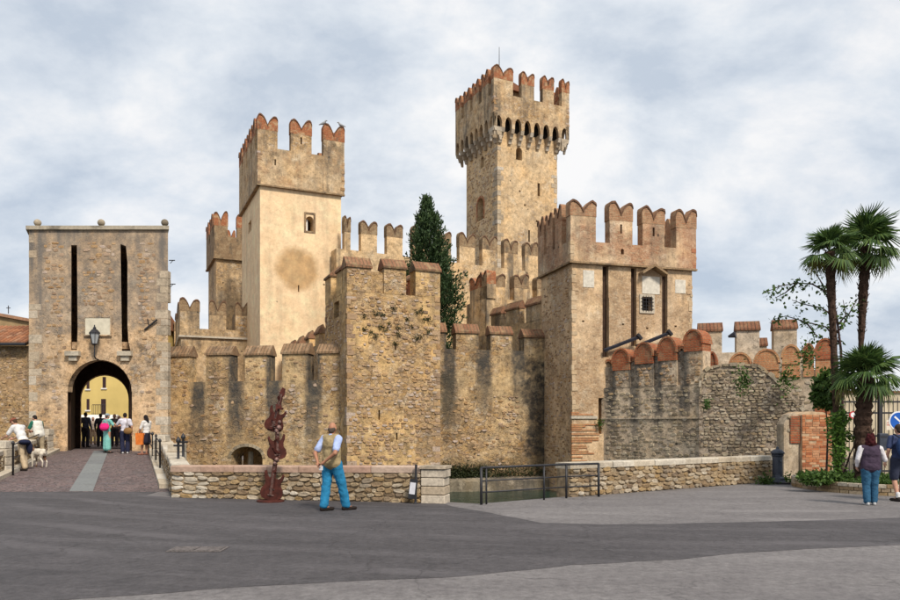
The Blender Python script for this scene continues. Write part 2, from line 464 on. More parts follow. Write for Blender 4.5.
M['rustlt'] = plain('bare_steel', (.17, .10, .085), .6, .6, 16, .4, .3)
M['fresco'] = plain('white_panel', (.58, .54, .46), .9, .18, 7, .1)
M['plaque'] = plain('plaque_stone', (.60, .55, .43), .8, .15, 4, .15)
M['tileroof'] = tinted('roof_tiles', [(.34, .14, .07), (.42, .2, .11), (.27, .12, .07), (.46, .27, .17)], stain=.45)
M['yellow'] = plain('yellow_plaster', (.60, .46, .17), .9, .12, .6, .1)
M['pinkhouse'] = plain('grey_pink_plaster', (.30, .23, .22), .9, .15, .6, .1)
M['shutter'] = plain('dark_shutter', (.05, .028, .03), .7, .2, 5, .2)
M['glass'] = plain('window_glass', (.06, .075, .1), .1, .2, 1, .6)
M['canvas'] = plain('white_canvas', (.7, .68, .64), .85, .1, 3, .1)

# ------------------------------------------------------------------ layout helpers for walls and towers
class Geo:
    """front face through column xc at depth Yc, turned by th degrees; gives local coordinates of features"""
    def __init__(s, xc, Yc, th):
        s.Y = Yc; s.X = PX(xc, Yc); s.th = R(th); s.c = math.cos(s.th); s.s = math.sin(s.th)
    def fx(s, px):
        k = (px - 450) / 750
        return (k * s.Y - s.X) / (s.c - k * s.s)
    def fz(s, px, py):
        return PZ(py, s.Y + s.fx(px) * s.s)
    def ly(s, px):
        k = (px - 450) / 750
        return (s.X - k * s.Y) / (s.s + k * s.c)
    def lz(s, px, py):
        return PZ(py, s.Y + s.ly(px) * s.c)
    def at(s, name, label, cat, group=None):
        return thing(name, label, cat, (s.X, s.Y, 0), s.th, group)

def line(px0, Y0, px1, Y1):
    a = Vector((PX(px0, Y0), Y0)); b = Vector((PX(px1, Y1), Y1)); d = b - a
    g = Geo(px0, Y0, math.degrees(math.atan2(d.y, d.x))); g.len = d.length
    return g

def rect(x0, x1, z0, z1): return [(x0, z0), (x1, z0), (x1, z1), (x0, z1)]
def arch(x0, x1, z0, zs, n=10, pointed=0.0):
    c = (x0 + x1) / 2; r = (x1 - x0) / 2
    l = [(x0, z0), (x1, z0)]
    for i in range(n + 1):
        a = math.pi * i / n
        l.append((c + r * math.cos(a), zs + r * math.sin(a) * (1 + pointed * math.sin(a) ** 3)))
    return l

UX, UY, UZ = Vector((1, 0, 0)), Vector((0, 1, 0)), Vector((0, 0, 1))
def fuzz(x, z, sc=1.0, seed=0.0): return noise.noise(Vector((x * sc + seed, z * sc - seed, seed * 1.7)))

def rubble(parent, x0, x1, z0, z1, mat, sx=.27, sz=.155, dens=None, O=(0, 0, 0), U=UX, Nv=(0, -1, 0), h=.045, holes=(), name='rubble_stonework', seed=1.0, roof=None):
    """loose-laid stones standing proud of the wall face, one joined mesh"""
    O, U, Nv = Vector(O), Vector(U), Vector(Nv)
    rnd = random.Random(int(seed * 977))
    mb = MB()
    sx, sz, h = sx * .8, sz * .82, h * .72
    z = z0
    while z < z1:
        rh = sz * rnd.uniform(.7, 1.35)
        x = x0 + rnd.uniform(0, sx)
        while x < x1:
            wd = sx * rnd.uniform(.55, 1.5)
            cx, cz = x + wd / 2, z + rh / 2 + rnd.uniform(-.02, .02)
            x += wd * 1.05
            if cx + wd / 2 > x1 or cz + rh / 2 > z1: continue
            if roof and cz + rh / 2 > roof(cx): continue
            if any(a - .08 < cx + wd / 2 and cx - wd / 2 < b + .08 and c - .08 < cz + rh / 2 and cz - rh / 2 < d + .08 for a, b, c, d in holes): continue
            p = .75 if dens is None else dens(cx, cz)
            if rnd.random() > p: continue
            n = rnd.choice((6, 7, 8)); a0 = rnd.uniform(0, 1)
            ang = [a0 + 2 * math.pi * (i + rnd.uniform(-.25, .25)) / n for i in range(n)]
            out, top = [], []
            hh = h * rnd.uniform(.4, 1.4)
            for a in ang:
                ca, sa = math.cos(a), math.sin(a)
                q = 1 / max(abs(ca), abs(sa)) ** .85
                rx, rz = wd * .47 * q * ca, rh * .47 * q * sa
                rx = max(-wd * .5, min(wd * .5, rx)); rz = max(-rh * .5, min(rh * .5, rz))
                out.append(O + U * (cx + rx) + UZ * (cz + rz) - Nv * .015)
                top.append(O + U * (cx + rx * .8) + UZ * (cz + rz * .76) + Nv * hh * rnd.uniform(.75, 1.15))
            mb.tint = rnd.random()
            fs = [(i, (i + 1) % n, n + (i + 1) % n, n + i) for i in range(n)] + [tuple(range(n, 2 * n))]
            if U.cross(UZ).dot(Nv) < 0: fs = [f[::-1] for f in fs]
            mb.add(out + top, fs)
        z += rh * 1.04
    if mb.v: return stuff(mb.build(name, mat, parent))

def corner(parent, x, y, z0, z1, mat, seed=1, a=.34, sx=1, sy=1):
    """uneven corner stones, toothed into both faces; sx, sy point into the tower"""
    rnd = random.Random(seed); mb = MB(); z = z0; k = 0
    while z < z1 - .1:
        h = rnd.uniform(.10, .24); lx, ly = (a, a * .55) if k % 2 else (a * .55, a)
        lx *= rnd.uniform(.7, 1.25); ly *= rnd.uniform(.7, 1.25); o1, o2 = rnd.uniform(-.012, .03), rnd.uniform(-.012, .03)
        mb.tint = rnd.random()
        xs = sorted((x - sx * o1, x + sx * lx)); ys = sorted((y - sy * o2, y + sy * ly))
        c = Vector((x, y, z + h / 2))
        mb.box(xs[0] - c.x, xs[1] - c.x, ys[0] - c.y, ys[1] - c.y, -h / 2, h / 2 - .012, Matrix.Translation(c) @ Matrix.Rotation(rnd.uniform(-.03, .03), 4, 'Y') @ Matrix.Rotation(rnd.uniform(-.03, .03), 4, 'X'))
        z += h; k += 1
    return stuff(mb.build('corner_stones', mat, parent))

def lobes(w, c):
    half = [(0, .74 * c), (.025 * w, .88 * c), (.08 * w, .965 * c), (.155 * w, c), (.24 * w, .96 * c), (.33 * w, .83 * c), (.42 * w, .62 * c), (.5 * w, .34 * c)]
    return [(0, 0), (w, 0)] + [(w - x, z) for x, z in half] + [(x, z) for x, z in half[::-1][1:]]

MR = random.Random(404)
def merlon(parent, O, U, E, w, h, kind, mat, capmat, caph=.9, slit=False):
    """one merlon with its cap; O is the outer bottom corner, U along the wall, E thickness vector inwards"""
    O, U, E = Vector(O), Vector(U), Vector(E)
    e = E.normalized()
    h *= MR.uniform(.975, 1.02); caph *= MR.uniform(.92, 1.08)
    mb = MB()
    loops = [rect(0, w, 0, h - caph)]
    if slit: loops.append(rect(w / 2 - .05, w / 2 + .05, (h - caph) * .45, (h - caph) * .85))
    mb.prism(loops, O, U, UZ, E)
    m = mb.build('merlon', mat, parent)
    cb = MB()
    if kind == 'tail':
        LB = [(x, z + (MR.uniform(-.03, .03) if 0 < z else 0)) for x, z in lobes(w + .05, caph)]
        k1, k2 = MR.uniform(.9, 1.04), MR.uniform(.9, 1.04)
        LB = [(x, z * (k1 if x < w / 2 else k2)) for x, z in LB]
        cb.prism([LB], O - U * .025 + UZ * (h - caph) - e * .008, U, UZ, E + e * .016)
        # thin rounded tile edging along the swallowtail
        pts = LB[2:]
        inner = [(x, z - .09) for x, z in pts]
        for i in range(len(pts) - 1):
            q = [pts[i], pts[i + 1], inner[i + 1], inner[i]]
            cb.cm = 1; cb.prism([q], O - U * .025 + UZ * (h - caph) - e * .05, U, UZ, e * .045)
    elif kind == 'round':
        pr = [(0, 0), (w, 0)] + [(w / 2 + w / 2 * math.cos(a), caph * .35 + caph * .65 * math.sin(a)) for a in [math.pi * i / 10 for i in range(11)]]
        cb.prism([pr], O + UZ * (h - caph) - e * .04, U, UZ, E + e * .08)
        rim = [(w / 2 + (w / 2 + .05) * math.cos(a), caph * .35 + (caph * .65 + .05) * math.sin(a)) for a in [math.pi * i / 10 for i in range(11)]]
        rin = [(w / 2 + (w / 2 - .03) * math.cos(a), caph * .35 + (caph * .65 - .03) * math.sin(a)) for a in [math.pi * i / 10 for i in range(11)]]
        for i in range(10):
            cb.prism([[rim[i], rim[i + 1], rin[i + 1], rin[i]]], O + UZ * (h - caph) - e * .08, U, UZ, E + e * .16)
    else:                      # tiled saddle coping
        T = E.length
        prof = [(-.07, 0), (T + .07, 0), (T + .07, .09), (T * .62, caph), (T * .45, caph), (-.07, .09)]
        cb.prism([prof], O - U * .045 + UZ * (h - caph + .003), e, UZ, U * (w + .09))
    cb.build('cap', [capmat, M['rim']], m)
    return m

def row(parent, O, U, E, spans, zb, zts, kind, mat, capmat, caph, slits=(), trim=None, first=0):
    for i, (a, b) in enumerate(spans):
        if trim and i >= first:        # the spans are outlines: leave room for the visible end face
            th = math.tan(trim) * Vector(E).length
            if th > 0: a = min(a + th, b - .4)
            else: b = max(b + th, a + .4)
        zt = zts[i] if hasattr(zts, '__len__') else zts
        merlon(parent, Vector(O) + Vector(U) * a + UZ * zb, U, E, b - a, zt - zb, kind, mat, capmat, caph, i in slits)

def even(L, n, gap=.42):
    w = L / (n + (n - 1) * gap); p = w * (1 + gap)
    return [(i * p, i * p + w) for i in range(n)]

def shaft(parent, w, d, z0, z1, mat, fh=(), lh=(), t=.9, name='shaft'):
    mb = MB()
    mb.prism([rect(0, w, z0, z1)] + list(fh), (0, 0, 0), UX, UZ, UY * t)
    mb.prism([rect(0, d - 2 * t, z0, z1)] + list(lh), (0, d - t, 0), -UY, UZ, UX * t)
    mb.prism([rect(0, d - 2 * t, z0, z1)], (w, t, 0), UY, UZ, -UX * t)
    mb.prism([rect(0, w, z0, z1)], (w, d, 0), -UX, UZ, -UY * t)
    mb.box(t, w - t, t, d - t, z1 - .4, z1 - .05)
    return mb.build(name, mat, parent)

def ring(parent, w, d, o, z0, z1, mat, t=.55, fh=(), lh=(), name='parapet'):
    mb = MB()
    mb.prism([rect(-o, w + o, z0, z1)] + list(fh), (0, -o, 0), UX, UZ, UY * t)
    mb.prism([rect(0, d + 2 * o - 2 * t, z0, z1)] + list(lh), (-o, d + o - t, 0), -UY, UZ, UX * t)
    mb.prism([rect(0, d + 2 * o - 2 * t, z0, z1)], (w + o, t - o, 0), UY, UZ, -UX * t)
    mb.prism([rect(-o, w + o, z0, z1)], (0, d + o, 0), UX, UZ, -UY * t)
    mb.box(t - o, w + o - t, t - o, d + o - t, z0 - .0, z0 + .25)
    return mb.build(name, mat, parent)

def crown(parent, G, w, d, o, zb, zt, fspans, nl, kind, mat, cap, caph, slits=(), t=.45, nr=None, nb=None):
    """merlons on all four sides; fspans are picture columns of the front ones"""
    sp = [(G.fx(a), G.fx(b)) for a, b in fspans]
    sp[0] = (-o, sp[0][1]); sp[-1] = (sp[-1][0], w + o)
    row(parent, (0, -o, 0), UX, UY * t, sp, zb, zt, kind, mat, cap, caph, slits, G.th + math.atan2(G.X, G.Y), 1)
    L = d + 2 * o - 2 * t - .5
    row(parent, (-o, d + o - .002, 0), -UY, UX * t, even(L + t, nl), zb, zt, kind, mat, cap, caph)
    for a, b in even(L, nr or nl, .6):
        merlon(parent, Vector((w + o, t - o + .5 + a, zb)), UY, -UX * t, b - a, zt - zb, kind, cap, cap, caph)
    if nb != 0: row(parent, (w + o - t - .3, d + o, 0), -UX, -UY * t, even(w + 2 * o - 2 * t - .6, nb or len(sp)), zb, zt, kind, mat, cap, caph)

def frame(parent, x0, x1, z0, z1, wd, proud, mat, name='window_surround', y=0.0, U=UX, O=(0, 0, 0), n=None):
    n = n or -UY
    mb = MB()
    O = Vector(O)
    for r in (rect(x0 - wd, x0, z0 - wd, z1 + wd), rect(x1, x1 + wd, z0 - wd, z1 + wd), rect(x0, x1, z0 - wd, z0), rect(x0, x1, z1, z1 + wd)):
        mb.prism([r], O + n * proud, U, UZ, -n * (proud + .05))
    return mb.build(name, mat, parent)

WATER = -1.3
DEEP = -2.4
# ------------------------------------------------------------------ ground, moat, plaza
def asphalt(name, dark, light, sc=1.0, streak=.5):
    t = NT(name)
    p = t.pos()
    n = t.noise(p, 9, 12, .9); b = t.noise(t.vmul(p, (.16, .55, 1)), 1.0, 7, .62); m = t.noise(p, 2.2, 6, .6)
    # long wheel-polish arcs sweeping across the square
    rot = t.n('ShaderNodeMapping'); rot.inputs['Rotation'].default_value = (0, 0, R(14)); t.l(p, rot.inputs[0])
    wv = t.noise(t.vmul(rot.outputs[0], (.05, 1.7, 1)), 1.0, 5, .6)
    c = t.ramp(t.math('ADD', t.math('MULTIPLY', b.outputs['Fac'], .6), t.math('MULTIPLY', m.outputs['Fac'], .4)), [(.36, dark), (.62, light)])
    c = t.mix(t.rng(wv.outputs['Fac'], .52, .70, 0, streak * .5), c, tuple(x * 1.55 for x in light))
    c = t.mix(.8, c, t.ramp(n.outputs['Fac'], [(.36, .30), (.5, .85), (.62, 1.3)]), 'MULTIPLY')
    rot2 = t.n('ShaderNodeMapping'); rot2.inputs['Rotation'].default_value = (0, 0, R(-9)); t.l(p, rot2.inputs[0])
    wr = t.n('ShaderNodeTexWave', wave_type='RINGS', rings_direction='Z'); wr.inputs['Scale'].default_value = .22; wr.inputs['Distortion'].default_value = 3.0; wr.inputs['Detail'].default_value = 3; wr.inputs['Detail Scale'].default_value = .6
    off = t.n('ShaderNodeMapping'); off.inputs['Location'].default_value = (-6, -34, 0); t.l(p, off.inputs[0]); t.l(off.outputs[0], wr.inputs['Vector'])
    c = t.mix(t.math('MULTIPLY', t.rng(wr.outputs['Fac'], .72, .97, 0, streak * .6), t.rng(t.noise(p, .22, 4, .6).outputs['Fac'], .46, .62)), c, tuple(x * 1.5 for x in light))
    pt = t.noise(p, .55, 4, .5)
    c = t.mix(t.rng(pt.outputs['Fac'], .6, .66, 0, .22), c, tuple(x * .7 for x in dark))
    cr = t.n('ShaderNodeTexVoronoi', feature='DISTANCE_TO_EDGE'); cr.inputs['Scale'].default_value = .33
    t.l(t.n('ShaderNodeVectorMath', operation='ADD').outputs[0], cr.inputs['Vector'])
    va = cr.inputs['Vector'].links[0].from_node
    t.l(p, va.inputs[0]); t.l(t.noise(p, 1.4, 5).outputs['Color'], va.inputs[1])
    c = t.mix(t.rng(cr.outputs['Distance'], .008, .002, 0, .45), c, tuple(x * .45 for x in dark))
    t.bump(n.outputs['Fac'], .35, .01)
    return t.fin(c, t.rng(b.outputs['Fac'], .3, .7, .72, .9), .3)
M['aslight'] = asphalt('light_asphalt', (.135, .124, .125), (.20, .187, .184), streak=.4)
M['asdark'] = asphalt('dark_asphalt', (.054, .050, .053), (.090, .083, .087), streak=.7)

hole = [(-60, 20.2), (-12.4, 20.2), (-7.25, 20.2), (-6.6, 18.4), (-6.3, 17.9), (-.1, 16.42), (.62, 16.02), (2.75, 17.72), (9.95, 22.95), (10.5, 23.6), (10.55, 27.6),
        (9.6, 30.3), (8.2, 38.0), (-60, 38.0)]
mb = MB()
mb.prism([[(-1500, -300), (1500, -300), (1500, 2500), (-1500, 2500)], hole], (0, 0, 0), UX, UY, UZ * -.02)
g = structure(mb.build('ground', M['aslight']))
mb = MB()
for i in range(len(hole)):
    a = Vector((*hole[i], 0)); b = Vector((*hole[(i + 1) % len(hole)], 0))
    mb.add([a - UZ * .02, b - UZ * .02, b + UZ * (DEEP), a + UZ * DEEP], [(0, 1, 2, 3)])
structure(mb.build('quay_wall', M['grey'])); 
mb = MB()
mb.prism([hole], (0, 0, DEEP), UX, UY, UZ * -.1)
structure(mb.build('moat_bed', M['mort']))
def watermat():
    t = NT('moat_water')
    p = t.pos()
    a = t.noise(t.vmul(p, (1, .6, 1)), 5.0, 3); 
    c = t.ramp(t.noise(p, .4, 3).outputs['Fac'], [(.3, (.006, .022, .016)), (.7, (.011, .038, .027))])
    t.bump(a.outputs['Fac'], .55, .08)
    t.b.inputs['IOR'].default_value = 1.25
    return t.fin(c, .1, .12)
M['water'] = watermat()
mb = MB()
mb.prism([hole], (0, 0, WATER), UX, UY, UZ * -.03)
structure(mb.build('moat_water', M['water']))

# darker re-laid asphalt: sweeps in from the left and narrows to a band on the right
def gp(px, py): 
    Y = EYE * 750 / (py - 428)
    return (PX(px, Y), Y)
left_edge = [(-25, 9.0)]
lower = [gp(-500, 640), gp(60, 601), gp(200, 590), gp(330, 582.5), gp(450, 577.5), gp(530, 570), gp(570, 565.5), gp(675, 559.5), gp(740, 553), gp(900, 545), gp(1100, 536)]
upper = [gp(1100, 513), gp(900, 518), gp(800, 521), gp(680, 524), gp(600, 524.5), gp(540, 523), gp(490, 513), gp(452, 506.5)]
rest = [(-.15, 16.1), (-6.3, 17.4), (-7.3, 18.0), (-7.4, 19.0), (-12.4, 19.0), (-40, 19.0), (-40, 8)]
mb = MB()
def ragged(pts, amp=.035, step=.25):
    out = []
    for i in range(len(pts) - 1):
        a, b = Vector(pts[i]), Vector(pts[i + 1]); n = max(1, min(60, int((b - a).length / step)))
        for k in range(n):
            p = a.lerp(b, k / n); out.append((p.x + fuzz(p.x, p.y, 1.9, 3) * amp, p.y + fuzz(p.x, p.y, 1.7, 8) * amp * 1.6))
    return out + [tuple(pts[-1])]
mb.prism([ragged(lower) + ragged(upper) + rest], (0, 0, .004), UX, UY, UZ * -.003)
structure(mb.build('dark_asphalt_road', M['asdark']))
# manhole cover
M['cover'] = plain('cover_iron', (.115, .10, .095), .8, .5, 25, .3, bump=.4)
mh = thing('manhole_cover', 'rusty rectangular utility cover set in the dark asphalt', 'manhole cover', (gp(198, 550)[0], gp(198, 550)[1], .006))
mb = MB(); mb.box(-.36, .36, -.2, .2, 0, .008)
mb.build('frame', M['cover'], mh)
for sx in (-1, 1):
    mb = MB(); mb.box(sx * .17 - .15, sx * .17 + .15, -.17, .17, .002, .014); mb.build('cover_plate', M['cover'], mh)

# ------------------------------------------------------------------ bridge to the gate
BZ = lambda Y: max(0.0, min(.65, .052 * (Y - 19.0)))
br_r = lambda Y: -7.0 - 5.35 * (Y - 19) / 12.5
br_l = lambda Y: -12.3 - 4.4 * (Y - 19) / 12.5
def cobble():
    t = NT('porphyry_setts')
    p = t.pos()
    v = t.n('ShaderNodeTexVoronoi'); v.inputs['Scale'].default_value = 7; t.l(p, v.inputs['Vector'])
    e = t.n('ShaderNodeTexVoronoi', feature='DISTANCE_TO_EDGE'); e.inputs['Scale'].default_value = 7; t.l(p, e.inputs['Vector'])
    c = t.ramp(t.sep(v.outputs['Color'])[0], [(0, (.12, .085, .085)), (.4, (.17, .12, .115)), (.7, (.2, .15, .14)), (1, (.14, .115, .12))])
    c = t.mix(t.rng(e.outputs['Distance'], .03, .09), (.06, .05, .048), c)
    n = t.noise(p, .9, 6, .6)
    c = t.mix(t.rng(n.outputs['Fac'], .5, .65, 0, .35), c, (.085, .075, .075))
    t.bump(t.rng(e.outputs['Distance'], 0, .15), .5, .02)
    return t.fin(c, .8, .25)
M['setts'] = cobble()
br = thing('bridge', 'ramped stone bridge with purple setts leading to the gate', 'bridge', (0, 0, 0))
mb = MB()
vs = [(br_l(19), 19, .006), (br_r(19) + .25, 19, .006), (br_r(31.7), 31.7, .66), (br_l(31.7), 31.7, .66)]
mb.add([Vector(p) for p in vs] + [Vector((p[0], p[1], p[2] - .55)) for p in vs], [(0, 1, 2, 3), (7, 6, 5, 4), (0, 4, 5, 1), (1, 5, 6, 2), (2, 6, 7, 3), (3, 7, 4, 0)])
mb.build('deck', M['setts'], br)
M['strip'] = tinted('grey_strip_slab', [(.19, .2, .2), (.23, .24, .235), (.17, .175, .18)], grain=12, grainamt=.35, stain=.15)
for i in range(9):                      # pale slab strip along the middle
    y0, y1 = 19.05 + i * 1.39, 19.05 + (i + 1) * 1.39 - .025
    c0, c1 = -9.35 - 5.3 * (y0 - 19) / 12.5, -9.35 - 5.3 * (y1 - 19) / 12.5
    mb = MB(); z0, z1 = BZ(y0) + .016, BZ(y1) + .016
    a = [Vector((c0 - .3, y0, z0)), Vector((c0 + .3, y0, z0)), Vector((c1 + .3, y1, z1)), Vector((c1 - .3, y1, z1))]
    mb.add(a + [p - UZ * .05 for p in a], [(0, 1, 2, 3), (7, 6, 5, 4), (0, 4, 5, 1), (1, 5, 6, 2), (2, 6, 7, 3), (3, 7, 4, 0)])
    mb.build('slab', M['strip'], br)
for side, fn in ((1, br_r), (-1, br_l)):    # pale kerb stones both sides
    for i in range(10):
        y0, y1 = 19.6 + i * 1.18, 19.6 + (i + 1) * 1.18 - .02
        a = []
        for yy, e in ((y0, 0), (y0, 1), (y1, 1), (y1, 0)):
            x = fn(yy) - side * (.34 if e == 0 else -.02); a.append(Vector((x, yy, BZ(yy) + .12)))
        if side < 0: a = a[::-1]
        mb = MB(); mb.add(a + [p - UZ * .3 for p in a], [(0, 1, 2, 3), (7, 6, 5, 4), (0, 4, 5, 1), (1, 5, 6, 2), (2, 6, 7, 3), (3, 7, 4, 0)])
        mb.build('kerb_stone', M['white'], br)

# street inside the gate
mb = MB(); mb.prism([[(-60, 31.72), (-10, 31.72), (-8, 70), (-60, 70)]], (0, 0, .646), UX, UY, UZ * -.3)
# the slab starts inside the gate only
mb = MB(); mb.prism([[(-16.75, 31.75), (-12.4, 31.75), (-14.2, 38.5), (-12, 39), (-12, 66), (-45, 66), (-45, 39), (-20.5, 38.5)]], (0, 0, .655), UX, UY, UZ * -.5)
structure(mb.build('street', M['setts']))

# ------------------------------------------------------------------ low parapet walls built stone by stone
def stone_mesh(rnd, w, h, d):
    n = 8; out = []; mid = []; top = []
    for i in range(n):
        a = 2 * math.pi * (i + .5 + rnd.uniform(-.22, .22)) / n
        ca, sa = math.cos(a), math.sin(a)
        q = 1 / max(abs(ca), abs(sa)) ** .95
        x, z = w / 2 * q * ca * rnd.uniform(.92, 1), h / 2 * q * sa * rnd.uniform(.92, 1)
        out.append((x, .05, z)); mid.append((x, -d * .45, z)); top.append((x * .88, -d * rnd.uniform(.7, 1.2), z * .84))
    fs = []
    for k in (0, n):
        fs += [(k + i, k + (i + 1) % n, k + n + (i + 1) % n, k + n + i) for i in range(n)]
    fs.append(tuple(range(2 * n, 3 * n)))
    mb = MB(); mb.add([Vector(p) for p in out + mid + top], fs)
    return mb
_sr = random.Random(5)
STONES = [stone_mesh(_sr, 1.0, 1.0, 1.0).mesh('stone', M['lowrub']) for _ in range(10)]
STONEW = [stone_mesh(_sr, 1.0, 1.0, 1.0).mesh('stone', M['white']) for _ in range(4)]

def low_wall(name, label, p0, p1, h0, h1, t, zb0=0.0, zb1=0.0, sw=.20, sh=.105, cop=None, copw=.9, seed=3, below=0.3, face=1, bigleft=False, copt=.14):
    """mortar core, separate facing stones and coping slabs; face side is -y local"""
    a, b = Vector(p0), Vector(p1); d = b - a; L = d.length
    th = thing(name, label, 'low wall', (a.x, a.y, 0), math.atan2(d.y, d.x))
    zb = lambda x: zb0 + (zb1 - zb0) * x / L
    ht = lambda x: h0 + (h1 - h0) * x / L
    mb = MB()
    vs = [Vector((x, y, z)) for x in (0, L) for y in (0, t) for z in (zb(x) - below, zb(x) + ht(x) - copt)]
    mb.add(vs, [(0, 4, 5, 1), (2, 3, 7, 6), (0, 1, 3, 2), (4, 6, 7, 5), (1, 5, 7, 3), (0, 2, 6, 4)])
    mb.build('core', M['mort'], th)
    rnd = random.Random(seed)
    hmin = min(h0, h1) - copt
    nrow = max(2, round(hmin / sh)); 
    for r in range(nrow):
        x = rnd.uniform(-.1, .02)
        while x < L - .05:
            w = sw * rnd.uniform(.6, 1.55)
            if bigleft and x < .5: w = .34 * rnd.uniform(.8, 1.1)
            x0, x1 = max(x, .0), min(x + w, L)
            x += w
            if x1 - x0 < .07: continue
            cx = (x0 + x1) / 2; rh = (ht(cx) - copt) / nrow
            me = rnd.choice(STONEW if (bigleft and cx < .9 and rnd.random() < .7) or rnd.random() < .03 else STONES)
            o = link('stone', me, th)
            o.location = (cx, 0, zb(cx) + rh * (r + .5) + rnd.uniform(-.025, .025))
            o.scale = ((x1 - x0) * rnd.uniform(.93, 1.04), rnd.uniform(.02, .06), rh * rnd.uniform(.72, 1.12))
            o.rotation_euler = (0, rnd.uniform(-.14, .14), 0)
    x = 0
    while x < L - .02:
        w = min(copw * rnd.uniform(.8, 1.2), L - x)
        if L - x - w < .3: w = L - x
        mb = MB(); zz = lambda q: zb(q) + ht(q)
        x0, x1 = x, x + w - .012; o = rnd.uniform(.03, .055); bv = .02
        ring_ = []
        for q in (x0, x1):
            z1_ = zz(q) + rnd.uniform(-.004, .004)
            ring_.append([Vector((q, -o, z1_ - copt)), Vector((q, t + o, z1_ - copt)), Vector((q, t + o, z1_ - bv)), Vector((q, t + o - bv, z1_)), Vector((q, -o + bv, z1_)), Vector((q, -o, z1_ - bv))])
        k = 6
        mb.add(ring_[0] + ring_[1], [(i, (i + 1) % k, k + (i + 1) % k, k + i) for i in range(k)] + [tuple(range(k))[::-1], tuple(range(k, 2 * k))])
        mb.build('coping_slab', cop, th)
        x += w
    return th
W1 = low_wall('parapet_wall', 'low rubble wall with pink coping behind the rusty sculpture', (-6.5, 17.5), (-.62, 16.17), .74, .79, .42, cop=M['pinkcop'], seed=4, bigleft=True, copw=.85)
# stone end pier of that wall
pe = thing('wall_end_pier', 'pale stone pier closing the low wall beside the moat opening', 'stone pier', (-.62, 16.17, 0), math.atan2(-1.33, 5.88))
_r = random.Random(9)
for i in range(4):
    mb = MB(); mb.box(.005, .53 + _r.uniform(-.02, .02), -.06, .48, -.25 if i == 0 else i * .185, (i + 1) * .185 - .012)
    ob = mb.build('block', M['quoin'], pe)
    bv = ob.modifiers.new('b', 'BEVEL'); bv.width = .018; bv.segments = 2
mb = MB(); mb.box(-.02, .56, -.09, .51, .74, .80); mb.build('coping_slab', M['quoin'], pe)
W2 = low_wall('parapet_wall', 'long low rubble wall with white coping left of the blue water fountain', (2.78, 17.55), (9.72, 22.55), .80, .79, .4, cop=M['white'], seed=6, copw=.75, sh=.108, sw=.22)
W3 = low_wall('parapet_wall', 'short side wall along the right edge of the bridge', (br_r(30.6) + .05, 30.6), (-6.62, 17.95), .72, .74, .34, BZ(30.6), 0.0, cop=M['white'], seed=8, copw=.8, below=.8)
W4 = low_wall('parapet_wall', 'low stone wall along the left edge of the bridge', (br_l(20.5) + .0, 20.5), (br_l(31.2) - .0, 31.2), .74, .72, .34, BZ(20.5), BZ(31.2), cop=M['white'], seed=10, copw=.8, below=.8)
# rubble faces the bridge on the left wall and the right wall shows its far side; add pale piers and iron rails
def pier(px, Y, w, h, label, dx=0.0):
    x = PX(px, Y)
    p = thing('stone_pier', label, 'stone pier', (x, Y, BZ(Y)))
    rnd = random.Random(int(px * 7 + Y))
    n = 4
    for i in range(n):
        mb = MB(); o = rnd.uniform(-.015, .015)
        mb.box(-w / 2 + o, w / 2 + o, -w / 2, w / 2, h / n * i if i else -.5, h / n * (i + 1) - .012)
        b = mb.build('block', M['white'], p); m = b.modifiers.new('b', 'BEVEL'); m.width = .02; m.segments = 2
    return p
pier(3, 23.2, .46, 1.02, 'white stone pier on the bridge nearest the left picture edge')
pier(46, 30.3, .42, 1.0, 'white stone pier against the gate left of the arch')
pier(161, 26.6, .44, .98, 'white stone pier on the right side of the bridge near the gate')
pier(177, 22.0, .42, 1.02, 'white stone pier on the right side of the bridge nearest the corner')
def rail_post(px, Y, h, label, rails=()):
    p = thing('rail_post', label, 'railing', (PX(px, Y), Y, BZ(Y)))
    mb = MB(); mb.lathe([(.028, -.1), (.028, h - .06), (.045, h - .05), (.05, h - .01), (.03, h + .03), (.004, h + .05)], seg=10)
    mb.build('post', M['iron'], p, True)
    for (dx, dy, z, dz) in rails:
        mb = MB(); mb.tube([(0, 0, z), (dx, dy, z + dz)], .02, 8); mb.build('rail', M['iron'], p)
    return p
def toward(px0, Y0, px1, Y1):
    return PX(px1, Y1) - PX(px0, Y0), Y1 - Y0
for (a, Ya, b, Yb, lab) in ((13, 22.6, 42, 28.7, 'black iron railing before the two men on the left of the bridge'),
                            (152.5, 27.2, 148.5, 30.2, 'black iron railing beside the woman by the gate'),
                            (160, 23.6, 156, 26.2, 'black iron railing midway along the right of the bridge')):
    dx, dy = toward(a, Ya, b, Yb); dz = BZ(Yb) - BZ(Ya)
    p = rail_post(a, Ya, 1.0, lab, [(dx, dy, z, dz) for z in (.5, .92)])
    mb = MB(); mb.lathe([(.028, dz - .1), (.028, dz + .94), (.045, dz + .95), (.05, dz + .99), (.004, dz + 1.05)], (dx, dy, 0), 10); mb.build('post', M['iron'], p, True)
# two short black posts standing on the wall corner
for px, hh, lab in ((173.6, .78, 'taller black iron post on the bridge wall corner'), (178.3, .70, 'shorter black iron post on the bridge wall corner')):
    p = thing('iron_post', lab, 'bollard', (PX(px, 19.6), 19.6 + (178.3 - px) * .15, .70), 0)
    mb = MB(); mb.lathe([(.055, -.05), (.055, .05), (.034, .08), (.034, hh - .16), (.06, hh - .14), (.06, hh - .08), (.035, hh - .05), (.01, hh)], seg=12)
    mb.build('post', M['iron'], p, True)
    mb = MB(); mb.tube([(-.12, 0, hh - .24), (.12, 0, hh - .24)], .028, 8); mb.build('rail_stub', M['iron'], p)

